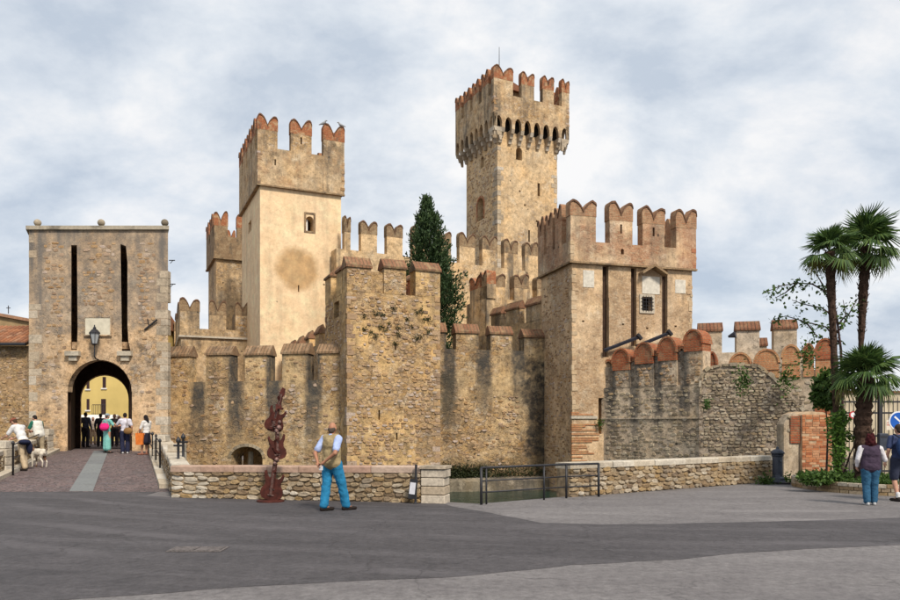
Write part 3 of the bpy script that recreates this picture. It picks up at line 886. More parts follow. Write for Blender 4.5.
# steel railing round the moat opening
rg = thing('moat_railing', 'black tubular railing round the moat opening', 'railing', (0, 0, 0))
RP = [(.66, 15.82), (2.68, 17.28), (3.5, 17.66)]
def rp(i, f): return Vector((RP[i][0] + (RP[i + 1][0] - RP[i][0]) * f, RP[i][1] + (RP[i + 1][1] - RP[i][1]) * f, 0))
for p, r in ((rp(0, 0), .03), (rp(0, .055), .02), (rp(0, .72), .022), (rp(1, 0), .026), (rp(1, 1), .03)):
    mb = MB(); mb.tube([p - UZ * .05, p + UZ * .78], r, 10); mb.build('post', M['iron'], rg, True)
for i in (0, 1):
    for z, r in ((.78, .026), (.50, .016), (.26, .016)):
        mb = MB(); mb.tube([rp(i, 0) + UZ * z, rp(i, 1) + UZ * z], r, 8); mb.build('rail', M['iron'], rg, True)

# ------------------------------------------------------------------ gate tower
GY = 31.5
gt = thing('gate_tower', 'square stone gate tower with an arched passage and two dark drawbridge slots', 'tower', (PX(29, GY), GY, 0))
gx = lambda px: PX(px, GY) - PX(29, GY)
gz = lambda py: PZ(py, GY)
GWd = gx(168); GT = gz(230)
SK = Vector((-.40, .917, 0))           # side walls follow the bridge axis
a_out = arch(gx(67.5), gx(132), .3, gz(392), 16, 0.0)
slotL = [(gx(71), gz(350)), (gx(77), gz(350)), (gx(77.6), gz(330)), (gx(77), gz(245)), (gx(71.2), gz(245))]
slotR = [(gx(122), gz(351)), (gx(131), gz(352)), (gx(128.5), gz(342)), (gx(127.5), gz(325)), (gx(127.5), gz(262)), (gx(126), gz(246)), (gx(120.5), gz(244)), (gx(121.3), gz(300))]
mb = MB()
mb.prism([rect(0, GWd, DEEP, GT), a_out, slotL, slotR], (0, 0, 0), UX, UZ, SK * .6)
for o in (0.0, GWd - .9):
    mb.prism([[(o, DEEP), (o + .9, DEEP), (o + .9, GT - .02), (o, GT - .02)]], SK * .6, UX, UZ, SK * 3.8)
a_in = arch(gx(72.5) + .1, gx(127) + .1, .3, gz(392) - .12, 16)
mb.prism([rect(0, GWd, DEEP, GT - .4), a_in], SK * 4.4, UX, UZ, SK * .9)
mb.prism([rect(.9, GWd - .9, 5.0, 5.3)], SK * .6, UX, UZ, SK * 3.8)
mb.prism([rect(.9, GWd - .9, GT - .6, GT - .3)], SK * .6, UX, UZ, SK * 3.8)
mb.build('tower_walls', M['gate'], gt)
mb = MB()                               # stone ring of the arch
zs = gz(392); cx = (gx(67.5) + gx(132)) / 2; r0 = (gx(132) - gx(67.5)) / 2
nv = 17
_r = random.Random(3)
for i in range(nv):
    a0, a1 = math.pi * (i + .03) / nv, math.pi * (i + .97) / nv
    q = [(cx + r * math.cos(a), zs + r * math.sin(a)) for r, a in ((r0 - .005, a0), (r0 + .26 + _r.uniform(-.02, .03), a0), (r0 + .26 + _r.uniform(-.02, .03), a1), (r0 - .005, a1))]
    m2 = MB(); m2.prism([q], (0, -.012, 0), UX, UZ, UY * .4); m2.build('voussoir', M['gate'], gt)
for side in (0, 1):                     # pale corner blocks
    z = 0.7; k = 0
    while z < GT - .3:
        hh = _r.uniform(.26, .42); ww = (.5 if k % 2 else .3) + _r.uniform(-.08, .06)
        if _r.random() < (.9 if z < 5 else .45):
            m2 = MB(); x0, x1 = (-.006, ww) if side == 0 else (GWd - ww, GWd + .006)
            m2.box(x0, x1, -.007, .3, z, min(z + hh - .025, GT - .05)); b = m2.build('quoin', M['quoin'], gt)
        z += hh; k += 1
rubble(gt, .5, GWd - .5, .8, GT - .4, M['rub'], .3, .17, lambda x, z: .22 + .5 * max(0, fuzz(x, z, .45, 2.2)) + (.25 if z > 5.0 else 0), h=.022,
       holes=((gx(64), gx(136), 0, gz(356)), (gx(69), gx(79), gz(354), gz(243)), (gx(118), gx(133), gz(356), gz(242)), (gx(82), gx(114), gz(340), gz(314))), seed=2.1)
mb = MB(); mb.prism([rect(-.08, GWd + .08, 0, .16)], (0, -.1, GT + .002), UX, UZ, SK * 4.9); mb.build('coping', M['rubg'], gt)
for px in (35, 99, 163):
    mb = MB(); z = GT + .16
    mb.lathe([(.14, z - .02), (.14, z + .05), (.07, z + .07)] + [(.15 * math.sin(a), z + .2 - .15 * math.cos(a)) for a in [math.pi * (i + 2) / 12 for i in range(10)]] + [(.01, z + .355)], (gx(px), .2, 0), 14)
    mb.build('stone_ball', M['rubg'], gt, True)
mb = MB(); mb.box(gx(86), gx(111), -.07, .1, gz(335), gz(318)); pq = mb.build('plaque', M['plaque'], gt)
frame(pq, gx(86), gx(111), gz(335), gz(318), .05, .09, M['gate'], 'plaque_rim')
for px in (74, 126):                    # worn brackets under the slots
    mb = MB(); mb.box(gx(px - 7), gx(px + 7), -.22, .1, gz(356), gz(351.5)); mb.box(gx(px - 4), gx(px + 4), -.13, .1, gz(361), gz(356)); mb.build('bracket', M['white'], gt)
for py, w in ((259, .2), (283, .22)):
    mb = MB(); mb.tube([(GWd - .05, .25, gz(py)), (GWd + w, .25, gz(py))], .02, 6); mb.tube([(GWd, .25, gz(py) - .13), (GWd + w * .6, .25, gz(py))], .014, 6); mb.build('iron_bracket', M['iron'], gt)
mb = MB(); mb.tube([(gx(145), -.05, gz(330)), (gx(158), -.1, gz(320))], .04, 6); mb.tube([(gx(148), -.05, gz(319)), (gx(149.5), -.06, gz(325))], .02, 6); mb.build('wall_anchor', M['iron'], gt)
for sx, px in ((0, 68.2), (1, 131.3)):   # dark boards added along the passage sides to deepen its shade
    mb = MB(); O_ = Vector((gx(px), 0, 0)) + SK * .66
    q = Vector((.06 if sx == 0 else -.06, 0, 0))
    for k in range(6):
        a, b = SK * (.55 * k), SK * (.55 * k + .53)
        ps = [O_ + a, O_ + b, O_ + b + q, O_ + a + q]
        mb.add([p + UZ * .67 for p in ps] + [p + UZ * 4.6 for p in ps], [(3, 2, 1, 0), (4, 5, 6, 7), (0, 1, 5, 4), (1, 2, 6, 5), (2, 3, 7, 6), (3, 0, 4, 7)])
    mb.build('added_dark_boards', M['darkwood'], gt)
mb = MB(); mb.prism([rect(.92, GWd - .92, 4.85, 4.99)], SK * .65, UX, UZ, SK * 3.2); mb.build('added_dark_ceiling', M['darkwood'], gt)  # dark lining added overhead so the passage looks fully shaded
mb = MB(); mb.prism([rect(.92, GWd - .92, .67, 4.84), a_in], SK * 4.3, UX, UZ, SK * .09); mb.build('added_dark_facing', M['darkwood'], gt)  # dark facing added before the rear wall, standing in for passage shade
# lantern on its bracket over the arch
ln = thing('wall_lantern', 'black iron lantern on a bracket above the gate arch', 'lantern', (PX(98.5, GY), GY - .35, gz(345)))
mb = MB(); mb.tube([(0, .35, -.62), (0, .1, -.6), (0, 0, -.5), (0, 0, 0)], [.03, .03, .025, .022], 8); mb.build('bracket', M['iron'], ln)
M['lampglass'] = plain('lantern_glass', (.35, .37, .38), .25, .1, 3, .5)
mb = MB(); mb.lathe([(.10, .0), (.2, .44)], seg=6); mb.build('glass', M['lampglass'], ln)
mb = MB()
for k in range(6):
    a = math.pi * k / 3
    mb.tube([(.105 * math.cos(a), .105 * math.sin(a), 0), (.207 * math.cos(a), .207 * math.sin(a), .45)], .014, 5)
mb.lathe([(.05, -.05), (.125, -.01), (.125, .02)], seg=6)
mb.build('cage', M['iron'], ln)
mb = MB(); mb.lathe([(.24, .44), (.235, .47), (.12, .6), (.07, .62), (.07, .68), (.03, .72), (.02, .8)], seg=6); mb.build('hood', M['iron'], ln)

# ------------------------------------------------------------------ house left of the gate
hs = thing('stone_house', 'rubble stone house with tiled lean-to roof left of the gate', 'house', (PX(-60, 33.5), 33.5, 0))
HW = PX(31, 33.5) - PX(-60, 33.5)
hz = lambda py: PZ(py, 33.5)
mb = MB(); mb.box(0, HW, 0, 4.2, DEEP, hz(346)); mb.build('wall', M['house'], hs)
rubble(hs, 1.5, HW, .2, hz(350), M['rub'], .28, .14, lambda x, z: .35, h=.03, seed=3.3)
mb = MB()                                # pan tiles in ranks down the slope
z0, z1 = hz(344), hz(322)
ncol = int(HW / .2)
for i in range(ncol):
    for j in range(5):
        f0, f1 = j / 5, (j + 1.12) / 5
        y0, y1 = -.35 + 2.1 * f0, -.35 + 2.1 * f1
        za, zb_ = z0 + (z1 - z0) * f0 + .03, z0 + (z1 - z0) * f1
        mb.tint = random.random()
        x = i * .2 + .1
        vs = []
        for yy, zz, r in ((y0, za, .1), (y1, zb_, .085)):
            for k in range(5):
                a = math.pi * k / 4
                vs.append(Vector((x + r * math.cos(a), yy, zz + r * .9 * math.sin(a))))
        mb.add(vs, [(k, k + 1, k + 6, k + 5) for k in range(4)] + [(0, 1, 2, 3, 4)])
stuff(mb.build('roof_tiles', M['tileroof'], hs))
mb = MB(); mb.prism([[(-.4, z0 - .12), (1.8, z1 - .1), (1.8, z1), (-.4, z0)]], (0, 0, 0), UY, UZ, UX * HW); mb.build('roof_deck', M['darkwood'], hs)
mb = MB(); mb.tube([(0, -.42, z0 - .06), (HW, -.42, z0 - .06)], .07, 8); mb.build('gutter', M['iron'], hs)
hb = thing('ochre_house', 'ochre plastered house with a tiled gable showing above the lean-to roof', 'house', (PX(-60, 37), 37, 0))
M['ochre'] = plain('ochre_plaster', (.34, .24, .13), .9, .25, 1.5, .1, bump=.3)
HB = PX(29, 37) - PX(-60, 37)
mb = MB(); mb.prism([[(0, DEEP), (HB, DEEP), (HB, PZ(322, 37)), (HB * .62, PZ(315.5, 37)), (0, PZ(312, 37))]], (0, 0, 0), UX, UZ, UY * 5); mb.build('wall', M['ochre'], hb)
mb = MB(); mb.prism([[(0, PZ(312, 37) + .003), (HB * .62, PZ(315.5, 37) + .003), (HB + .1, PZ(322, 37)), (HB + .1, PZ(322, 37) + .15), (HB * .62, PZ(314, 37) + .08), (0, PZ(310.5, 37) + .08)]], (0, -.15, 0), UX, UZ, UY * 5.2); mb.build('roof', M['tileroof'], hb)
mb = MB(); q = (PX(6, 37) - PX(-60, 37), .2, PZ(313, 37)); mb.tube([q, (q[0], q[1], q[2] + .4)], .02, 6); mb.tube([(q[0] - .1, q[1], q[2] + .28), (q[0] + .1, q[1], q[2] + .28)], .018, 6); mb.build('roof_cross', M['iron'], hb)

# ------------------------------------------------------------------ street seen through the arch
def facade(name, label, x0, x1, Y, z1, mat, wins, cat='house', roofm=None):
    h = thing(name, label, cat, (PX(x0, Y), Y, .65))
    L = PX(x1, Y) - PX(x0, Y)
    holes = []
    for (a, b, c, d) in wins:
        holes.append(rect(PX(a, Y) - PX(x0, Y), PX(b, Y) - PX(x0, Y), PZ(d, Y) - .65, PZ(c, Y) - .65))
    mb = MB(); mb.prism([rect(0, L, 0, z1)] + holes, (0, 0, 0), UX, UZ, UY * .4); mb.box(0, L, .41, 6, 0, z1 - .02); mb.build('wall', mat, h)
    for hl in holes:
        xa, xb, za, zb_ = hl[0][0], hl[1][0], hl[0][1], hl[2][1]
        mb = MB(); mb.box(xa, xb, .2, .24, za, zb_); w = mb.build('window', M['shutter'], h)
        mb = MB(); mb.box(xa + .12, xb - .12, .18, .2, za + .1, zb_ - .1); mb.build('pane', M['glass'], w)
        mb = MB(); mb.box(xa - .08, xb + .08, -.08, .1, za - .1, za - .002); mb.build('sill', M['canvas'], w)
        xm = (xa + xb) / 2
        for sgn in (-1, 1):        # louvred shutters, nearly closed
            x0_, x1_ = (xa, xm - .01) if sgn < 0 else (xm + .01, xb)
            mb = MB()
            for k in range(9): mb.box(x0_ + .04, x1_ - .04, .02, .10, za + (zb_ - za) * (k + .1) / 9, za + (zb_ - za) * (k + .85) / 9)
            mb.box(x0_, x0_ + .05, .01, .12, za, zb_); mb.box(x1_ - .05, x1_, .01, .12, za, zb_); mb.build('shutter', M['shutter'], w)
    mb = MB(); mb.prism([[(-.3, z1 + .003), (3, z1 + 1.4), (6.3, z1 + .003)]], (-.2, 0, 0), UY, UZ, UX * (L + .4)); mb.build('roof', M['tileroof'], h)
    return h
yh = facade('yellow_house', 'bright yellow house with dark shutters seen through the gate arch', 80.5, 150, 55, 8.6, M['yellow'],
            [(86.5, 89.5, 378, 389), (102.5, 106, 377, 388), (86.5, 89.5, 399, 410), (101, 106, 399, 416)])
mb = MB()
Xo = PX(80.5, 55)
xa, xb = PX(96, 55) - Xo, PX(109, 55) - Xo; za = PZ(416, 55) - .65
mb.box(xa, xb, -.6, -.003, za - .12, za)
mb.build('balcony', M['canvas'], yh)
mb = MB()
for i in range(9):
    x = xa + (xb - xa) * i / 8; mb.tube([(x, -.58, za), (x, -.58, za + .8)], .018, 5)
mb.tube([(xa, -.58, za + .8), (xb, -.58, za + .8)], .025, 5); mb.build('balcony_railing', M['iron'], yh)
facade('grey_house', 'dull pink-grey house beside the yellow one seen through the gate', 40, 86, 61.5, 9.5, M['pinkhouse'],
       [(76, 79, 380, 390), (75, 79, 399, 416), (62, 66, 380, 390)])
aw = thing('market_stall', 'market stall with a low white canvas roof in the street behind the gate', 'market stall', (PX(88, 50), 50, .65))
mb = MB(); mb.prism([[(-1.2, 1.45), (1.2, 1.45), (1.2, 1.52), (0, 1.85), (-1.2, 1.52)]], (-2.3, 0, 0), UY, UZ, UX * 4.3); mb.build('canopy', M['canvas'], aw)
for sx in (-2.2, 1.9):
    mb = MB(); mb.tube([(sx, 0, 0), (sx, 0, 1.5)], .04, 8); mb.build('pole', M['canvas'], aw)

# ------------------------------------------------------------------ left tower (cream, round brick patch)
G = Geo(260, 46, 24); w = G.fx(341); d = G.ly(242)
M['render'] = masonry('cream_plaster_tower', OCH, MORT, 3.4, 1.5, 1.35, (.70, .545, .325), (.64, .48, .28), stain=.2,
                      patch=(G.fx(297), G.fz(297, 269), 1.52, (.42, .25, .105)), bump=.2, pits=.05, rough=False)
lt = G.at('square_tower', 'tall cream plastered tower with a round brown patch on its front', 'tower')
zp = PZ(184, 46); zc = PZ(149, 46.3); zt = PZ(113, 46)
wl = (G.fx(306), G.fx(313.5), G.fz(309, 231), G.fz(309, 220))
slit = rect(G.fx(298), G.fx(299.2), G.fz(298, 292), G.fz(298, 285))
# left-face coordinates run from the rear corner towards the front: u = d - t - y
lyu = lambda px: d - .9 - G.ly(px)
wL = rect(lyu(248.3), lyu(251.3), G.lz(250, 232), G.lz(250, 221))
shaft(lt, w, d, -.5, zp, M['render'], [arch(*wl), slit], [wL])
frame(lt, wl[0], wl[1], wl[2], wl[3] + (wl[1] - wl[0]) / 2 + .12, .12, .03, M['dullcap'])
mb = MB(); mb.box(wl[0] - .02, wl[0] + .16, .25, .3, wl[2], wl[3] + .1); mb.build('shutter', M['canvas'], lt)
ring(lt, w, d, .17, zp - .02, zc, M['parapet'], fh=[rect(G.fx(274), G.fx(275.4), G.fz(274, 166), G.fz(274, 160))])
mb = MB()
mb.prism([rect(-.2, w + .2, zp - .12, zp - .03)], (0, -.21, 0), UX, UZ, UY * .2); mb.prism([rect(-.2, d + .2, zp - .12, zp - .03)], (-.21, 0, 0), UY, UZ, UX * .2)
mb.build('string_course', M['dullcap'], lt)
corner(lt, -.17, -.17, zp, zc - .02, M['rub'], 25, .26); corner(lt, w + .17, -.17, zp, zc - .02, M['rub'], 26, .26, sx=-1)
crown(lt, G, w, d, .17, zc, zt, [(256, 277), (289, 311), (321.5, 343)], 4, 'tail', M['parapet'], M['capbrick'], 1.0, slits=(1,), nb=0, nr=2)

# ------------------------------------------------------------------ farther tower on the left, half hidden
G = Geo(216, 58, 24); w = G.fx(252); d = G.ly(208.5)
d = max(d, 3.2)
bt = G.at('square_tower', 'brown brick-topped tower half hidden behind the cream tower', 'tower')
zp = PZ(257, 58); zc = PZ(236, 58); zt = PZ(211, 58)
shaft(bt, w, d, -.5, zp, M['upper'])
ring(bt, w, d, .16, zp - .02, zc, M['dullcap'])
mb = MB(); mb.prism([rect(-.2, w + .2, zp - .15, zp - .03)], (0, -.22, 0), UX, UZ, UY * .2); mb.prism([rect(-.2, d + .2, zp - .15, zp - .03)], (-.22, 0, 0), UY, UZ, UX * .2); mb.build('string_course', M['dullcap'], bt)
crown(bt, G, w, d, .16, zc, zt, [(215.5, 227.5), (236, 250)], 2, 'tail', M['dullcap'], M['capbrick'], 1.1)

# ------------------------------------------------------------------ low battlement left of the towers
G = Geo(181, 49, 22); w = G.fx(249); d = G.ly(172.5)
lb = G.at('battlement_block', 'low weathered block with swallowtail merlons just right of the gate tower', 'castle wall')
zs_ = PZ(337, 49); zc = PZ(328, 49); zt = PZ(298, 49)
shaft(lb, w, d, -.5, zs_, M['upper'])
ring(lb, w, d, .08, zs_ + .12, zc, M['upper'], t=.5)
mb = MB(); mb.prism([rect(-.14, w + .14, zs_, zs_ + .12)], (0, -.15, 0), UX, UZ, UY * .4); mb.prism([rect(.26, d + .1, zs_, zs_ + .12)], (-.15, 0, 0), UY, UZ, UX * .4); mb.build('string_course', M['white'], lb)
crown(lb, G, w, d, .08, zc, zt, [(180.5, 199.5), (209, 226), (235, 248)], 2, 'tail', M['upper'], M['dullcap'], .95)

# ------------------------------------------------------------------ moat wall between gate and bastion
G = line(164, 33.9, 341.5, 32.1)
wa = G.at('moat_wall', 'stained moat wall with square merlons between gate tower and bastion', 'castle wall')
zc = G.fz(260, 381); L = G.len
M['wall_a'] = masonry('moat_wall_face', OCH, MORT, 3.4, 1.6, .50, (.58, .43, .22), (.48, .345, .175), stain=.6, top=(-1, 6), streaks=((G.fx(313) - G.fx(197.5)) / 3, G.fx(197.5), .46, -.6, 2.6, 1.0), stainc=(.075, .07, .063), bands=((L * .5, L, -3, -.1, .5, (.2, .15, .09)),))
hole_a = (G.fx(231), G.fx(262.5), -1.1, G.fz(247, 458))
mb = MB(); mb.prism([rect(0, L, DEEP, zc), [(hole_a[0], -1.1), (hole_a[1], -1.1)] + [((hole_a[0] + hole_a[1]) / 2 + (hole_a[1] - hole_a[0]) / 2 * math.cos(a), hole_a[3] + .5 * math.sin(a)) for a in [math.pi * i / 12 for i in range(13)]]], (0, 0, 0), UX, UZ, UY * 1.0)
mb.box(hole_a[0] - .4, hole_a[1] + .4, 1.9, 2.1, DEEP, 2.5)
mb.build('wall', M['wall_a'], wa)
mb = MB(); mb.tube([(hole_a[0] + .45, .9, -1.2), (hole_a[0] + .5, .9, .55)], [.16, .12], 8); mb.build('water_gate_post', M['white'], wa)
zr, cr_ = hole_a[3], (hole_a[0] + hole_a[1]) / 2
for i in range(13):                     # ring of the low water gate
    a0, a1 = math.pi * (i + .04) / 13, math.pi * (i + .96) / 13; rr = (hole_a[1] - hole_a[0]) / 2
    q = [(cr_ + (rr + e) * math.cos(a), zr + (.5 + e) * math.sin(a)) for e, a in ((.0, a0), (.14, a0), (.14, a1), (.0, a1))]
    m2 = MB(); m2.prism([q], (0, -.03, 0), UX, UZ, UY * .2); m2.build('voussoir', M['rubg'], wa)
sp = [(G.fx(a), G.fx(b)) for a, b in ((165, 189), (206, 231), (245, 269), (282, 308), (318, 339.5))]
row(wa, (0, 0, 0), UX, UY * .62, sp, zc, G.fz(260, 344), 'cope', M['wall_a'], M['copdull'], .46)
rubble(wa, .1, L - .1, -1, zc - .05, M['rub'], .30, .17, lambda x, z: (.16 + .7 * max(0, fuzz(x, z, .5, 4.4) + .1)) * (.15 if z > 1.2 and abs(((x - G.fx(197.5)) / ((G.fx(313) - G.fx(197.5)) / 3) + .5) % 1 - .5) < .28 else 1), h=.04, holes=((hole_a[0] - .2, hole_a[1] + .2, -2, hole_a[3] + .75),), seed=5.1)
for (a, b) in sp: rubble(wa, a + .04, b - .04, zc + .02, zc + 1.05, M['rub'], .26, .15, lambda x, z: .35, h=.03, seed=a + 6)

# ------------------------------------------------------------------ wall climbing back from the bastion to the cream tower
G = line(327, 34.9, 281, 46.0)
G2 = line(281, 46.0, 327, 34.9)
sw_ = G2.at('side_wall', 'receding wall with slanted coped merlons between cream tower and bastion', 'castle wall')
zc = PZ(343, 36.0); zt = PZ(322, 35.5)
mb = MB(); mb.prism([rect(0, G2.len, DEEP, zc)], (0, 0, 0), UX, UZ, UY * .6); mb.build('wall', M['bastion'], sw_)
row(sw_, (0, 0, 0), UX, UY * .3, [(G2.len * f, G2.len * f + .95) for f in (.03, .22, .41, .60, .79)], zc, zt, 'cope', M['bastion'], M['coping'], .42)

# ------------------------------------------------------------------ bastion tower in front
G = Geo(347, 31, 23); w = G.fx(440); d = G.ly(325.5)
bs = G.at('bastion', 'rough rubble bastion with tiled square merlons behind the man', 'tower')
zc = PZ(292, 31.3); zt = PZ(254, 31)
fh = [rect(G.fx(a), G.fx(b), G.fz(a, c), G.fz(a, e)) for a, b, c, e in ((378.4, 380, 420, 410), (396, 397.6, 440, 433), (394.6, 396, 350, 343))]
lyu = lambda px: d - .9 - G.ly(px)
shaft(bs, w, d, DEEP, zc, M['bastion'], fh, [rect(max(.1, lyu(334)), lyu(339), G.lz(336, 318), G.lz(336, 302))])
sp = [(-.005, G.fx(371)), (G.fx(384), G.fx(406)), (G.fx(415.5), w + .005)]
row(bs, (0, -.012, 0), UX, UY * .7, sp, zc, zt, 'cope', M['bastion'], M['coping'], .48, slits=())
row(bs, (-.012, d, 0), -UY, UX * .7, [(0, 1.05)], zc, zt, 'cope', M['bastion'], M['coping'], .48)
row(bs, (-.012, 1.72, 0), -UY, UX * .7, [(0, .95)], zc, zt - .02, 'cope', M['bastion'], M['coping'], .48)
row(bs, (w, .72, 0), UY, -UX * .7, [(.5, 1.5), (2.1, 3.0)], zc, zt - .02, 'cope', M['redbrick'], M['coping'], .48)
row(bs, (w - .9, d, 0), -UX, -UY * .7, [(0, 1.0), (1.5, 2.5)], zc, zt - .02, 'cope', M['bastion'], M['coping'], .48)
mb = MB(); mb.box(sp[0][1] + .003, sp[1][0] - .003, .12, .5, zc, zt - .62); mb.build('crenel_infill', M['bastion'], bs)
rubble(bs, .05, w - .05, -1, zc - .05, M['rub'], .26, .14, lambda x, z: .30 + .55 * max(0, fuzz(x, z, .5, 7.4) + .15), h=.045, holes=[(min(p[0] for p in h), max(p[0] for p in h), min(p[1] for p in h), max(p[1] for p in h)) for h in fh], seed=7.7)
rubble(bs, .05, d - 1.0, -1, zc - .05, M['rub'], .24, .13, lambda x, z: .5, O=(0, d, 0), U=-UY, Nv=(-1, 0, 0), h=.04, seed=8.8, holes=((max(.1, lyu(334)) + .9, lyu(339) + .9, G.lz(336, 319), G.lz(336, 301)),))
corner(bs, 0, 0, -1.5, zc - .02, M['rub'], 5); corner(bs, w, 0, -1.5, zc - .02, M['rub'], 6, sx=-1); corner(bs, 0, d, -1.5, zc - .02, M['rub'], 7, sy=-1)
for a, b in sp: rubble(bs, a + .05, b - .05, zc + .03, zt - .55, M['rub'], .24, .13, lambda x, z: .5, O=(0, -.012, 0), h=.035, seed=a + 20)
# caper tufts in the joints
def leafmat(name, a, b, c, trans=.25):
    t = NT(name)
    at = t.n('ShaderNodeAttribute'); at.attribute_name = 'tint'
    oi = t.n('ShaderNodeObjectInfo')
    f = t.math('FRACT', t.math('ADD', at.outputs['Fac'], t.math('MULTIPLY', oi.outputs['Random'], .3)))
    col = t.ramp(f, [(0, a), (.5, b), (1, c)])
    t.b.inputs['Subsurface Weight'].default_value = 0
    t.fin(col, .6, .3)
    tr = t.n('ShaderNodeBsdfTranslucent'); t.l(col, tr.inputs[0])
    ms = t.n('ShaderNodeMixShader'); ms.inputs[0].default_value = trans
    t.l(t.b.outputs[0], ms.inputs[1]); t.l(tr.outputs[0], ms.inputs[2]); t.l(ms.outputs[0], t.out.inputs[0])
    return t.mat
M['leaf'] = leafmat('shrub_leaf', (.03, .065, .012), (.055, .11, .02), (.10, .17, .035))
M['leafbright'] = leafmat('bright_leaf', (.06, .13, .02), (.10, .2, .03), (.17, .28, .05))
M['tuft'] = leafmat('tuft_leaf', (.018, .028, .010), (.035, .045, .016), (.06, .07, .025))
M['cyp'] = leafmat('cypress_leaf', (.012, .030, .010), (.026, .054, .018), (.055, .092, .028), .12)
M['palmleaf'] = leafmat('palm_leaf', (.028, .062, .016), (.06, .115, .028), (.11, .17, .04), .25)
M['palmold'] = leafmat('old_palm_leaf', (.10, .10, .025), (.16, .17, .04), (.22, .2, .06), .2)
def leaves(mb, pts, size, rnd, aspect=.5, droop=0.0):
    for p in pts:
        p = Vector(p)
        s = size * rnd.uniform(.6, 1.35)
        d1 = Vector((rnd.gauss(0, 1), rnd.gauss(0, 1), rnd.gauss(0, .7) - droop)).normalized()
        d2 = d1.cross(Vector((rnd.gauss(0, 1), rnd.gauss(0, 1), rnd.gauss(0, 1)))).normalized() * aspect * s * .5
        mb.tint = rnd.random()
        q = p + d1 * s * .5
        mb.add([p, q + d2, p + d1 * s, q - d2], [(0, 1, 2, 3)])
_r = random.Random(21)
for i in range(22):
    px, py = _r.uniform(358, 436), _r.uniform(304, 345)
    if px + (py - 304) * .3 > 436: px -= 30
    x, z = G.fx(px), G.fz(px, py)
    t_ = thing('caper_tuft', 'small dark caper tuft rooted in the joints of the bastion front', 'plant', (G.X + x * G.c + .02 * G.s, G.Y + x * G.s - .02 * G.c, z), G.th, 'caper tufts on the bastion')
    mb = MB(); leaves(mb, [(_r.gauss(0, .06), -abs(_r.gauss(0, .05)), _r.gauss(0, .05)) for _ in range(34)], .085, _r)
    mb.build('foliage', M['tuft'], t_)

# ------------------------------------------------------------------ curtain behind, from the cream tower past the cypress to the keep
G = line(341, 46.8, 552, 54.5)
uc = G.at('curtain_wall', 'high curtain wall with swallowtail merlons running behind the cypress to the keep', 'castle wall')
zt = G.fz(343, 215); zc = G.fz(343, 249)
mb = MB(); mb.prism([rect(-.3, G.len, -.5, zc)], (0, 0, 0), UX, UZ, UY * 1.0); mb.build('wall', M['inner'], uc)
sp = [(G.fx(a), G.fx(b)) for a, b in ((341.5, 350.5), (357, 377), (383, 402.5), (409, 428), (433, 451), (456, 475), (479, 497), (501, 517.5), (522, 537.5), (541, 551))]
row(uc, (0, 0, 0), UX, UY * .42, sp, zc, zt, 'tail', M['inner'], M['dullcap'], .95, trim=R(33))

# ------------------------------------------------------------------ lower inner wall with a corner
G = Geo(486.5, 45, 24); w = G.fx(552); d = G.ly(466.5)
iw = G.at('inner_wall', 'inner wall corner with swallowtail merlons right of the cypress', 'castle wall')
zc = PZ(298, 45); zt = PZ(270.5, 45)
mb = MB(); mb.prism([rect(0, w, -.5, zc)], (0, 0, 0), UX, UZ, UY * .7); mb.prism([rect(0, d - .7, -.5, zc)], (0, d, 0), -UY, UZ, UX * .7); mb.build('wall', M['inner'], iw)
row(iw, (0, 0, 0), UX, UY * .6, [(0, G.fx(505)), (G.fx(510), G.fx(528.5)), (G.fx(533), G.fx(551))], zc, zt, 'tail', M['inner'], M['dullcap'], .85, trim=R(27), first=1)
row(iw, (0, d, 0), -UY, UX * .6, [(0.5, 2.2), (2.9, d - .9)], zc, zt, 'tail', M['upper'], M['capbrick'], .85)

# wall stepping down to the right tower
G = line(466, 45.0, 548, 37.6)
st = G.at('stepped_wall', 'sloping wall with coped merlons just left of the brick drawbridge tower', 'castle wall')
zc = PZ(319, 38.6)
mb = MB(); mb.prism([[(0, -.5), (G.len, -.5), (G.len, zc), (0, zc - .35)]], (0, 0, 0), UX, UZ, UY * .6); mb.build('wall', M['upper'], st)
row(st, (0, 0, 0), UX, UY * .3, [(G.fx(a), G.fx(b)) for a, b in ((491, 503.5), (506, 522), (526, 543.5))], zc - .12, [G.fz(497, 307), G.fz(513, 302), G.fz(535, 296)], 'cope', M['upper'], M['coping'], .42, trim=R(-36))

# ------------------------------------------------------------------ curtain between bastion and right tower, standing in the water
G = line(436, 34.6, 549, 36.0)
wb = G.at('moat_curtain', 'stained rubble curtain rising from the water between bastion and brick tower', 'castle wall')
zc = G.fz(490, 350)
M['wall_b'] = masonry('curtain_face', OCH, (.13, .095, .06), 3.6, 1.7, .38, (.56, .43, .235), (.45, .335, .175), stain=.6, top=(-2, 6), pits=.8, streaks=((G.fx(518) - G.fx(484)), G.fx(484), .46, 1.6, 4.2, 1.0), stainc=(.07, .064, .056),
    bands=((G.fx(536), .85, -.2, 5.2, .95, (.035, .032, .03)), (G.len * .5, G.len, -3, .35, .75, (.10, .075, .04)), (G.fx(448), .5, 1.5, 4.4, .6, (.06, .055, .04))))  # dark bands at both ends, brown band along the base
mb = MB(); mb.prism([rect(0, G.len, DEEP, zc)], (0, 0, 0), UX, UZ, UY * 1.0); mb.build('wall', M['wall_b'], wb)
sp = [(G.fx(a), G.fx(b)) for a, b in ((437, 446), (456, 478.5), (490.5, 512.5), (524, 545))]
row(wb, (0, 0, 0), UX, UY * .65, sp, zc, [G.fz(446, 322), G.fz(467, 323), G.fz(500, 325.5), G.fz(533, 328.5)], 'cope', M['wall_b'], M['coping'], .46)
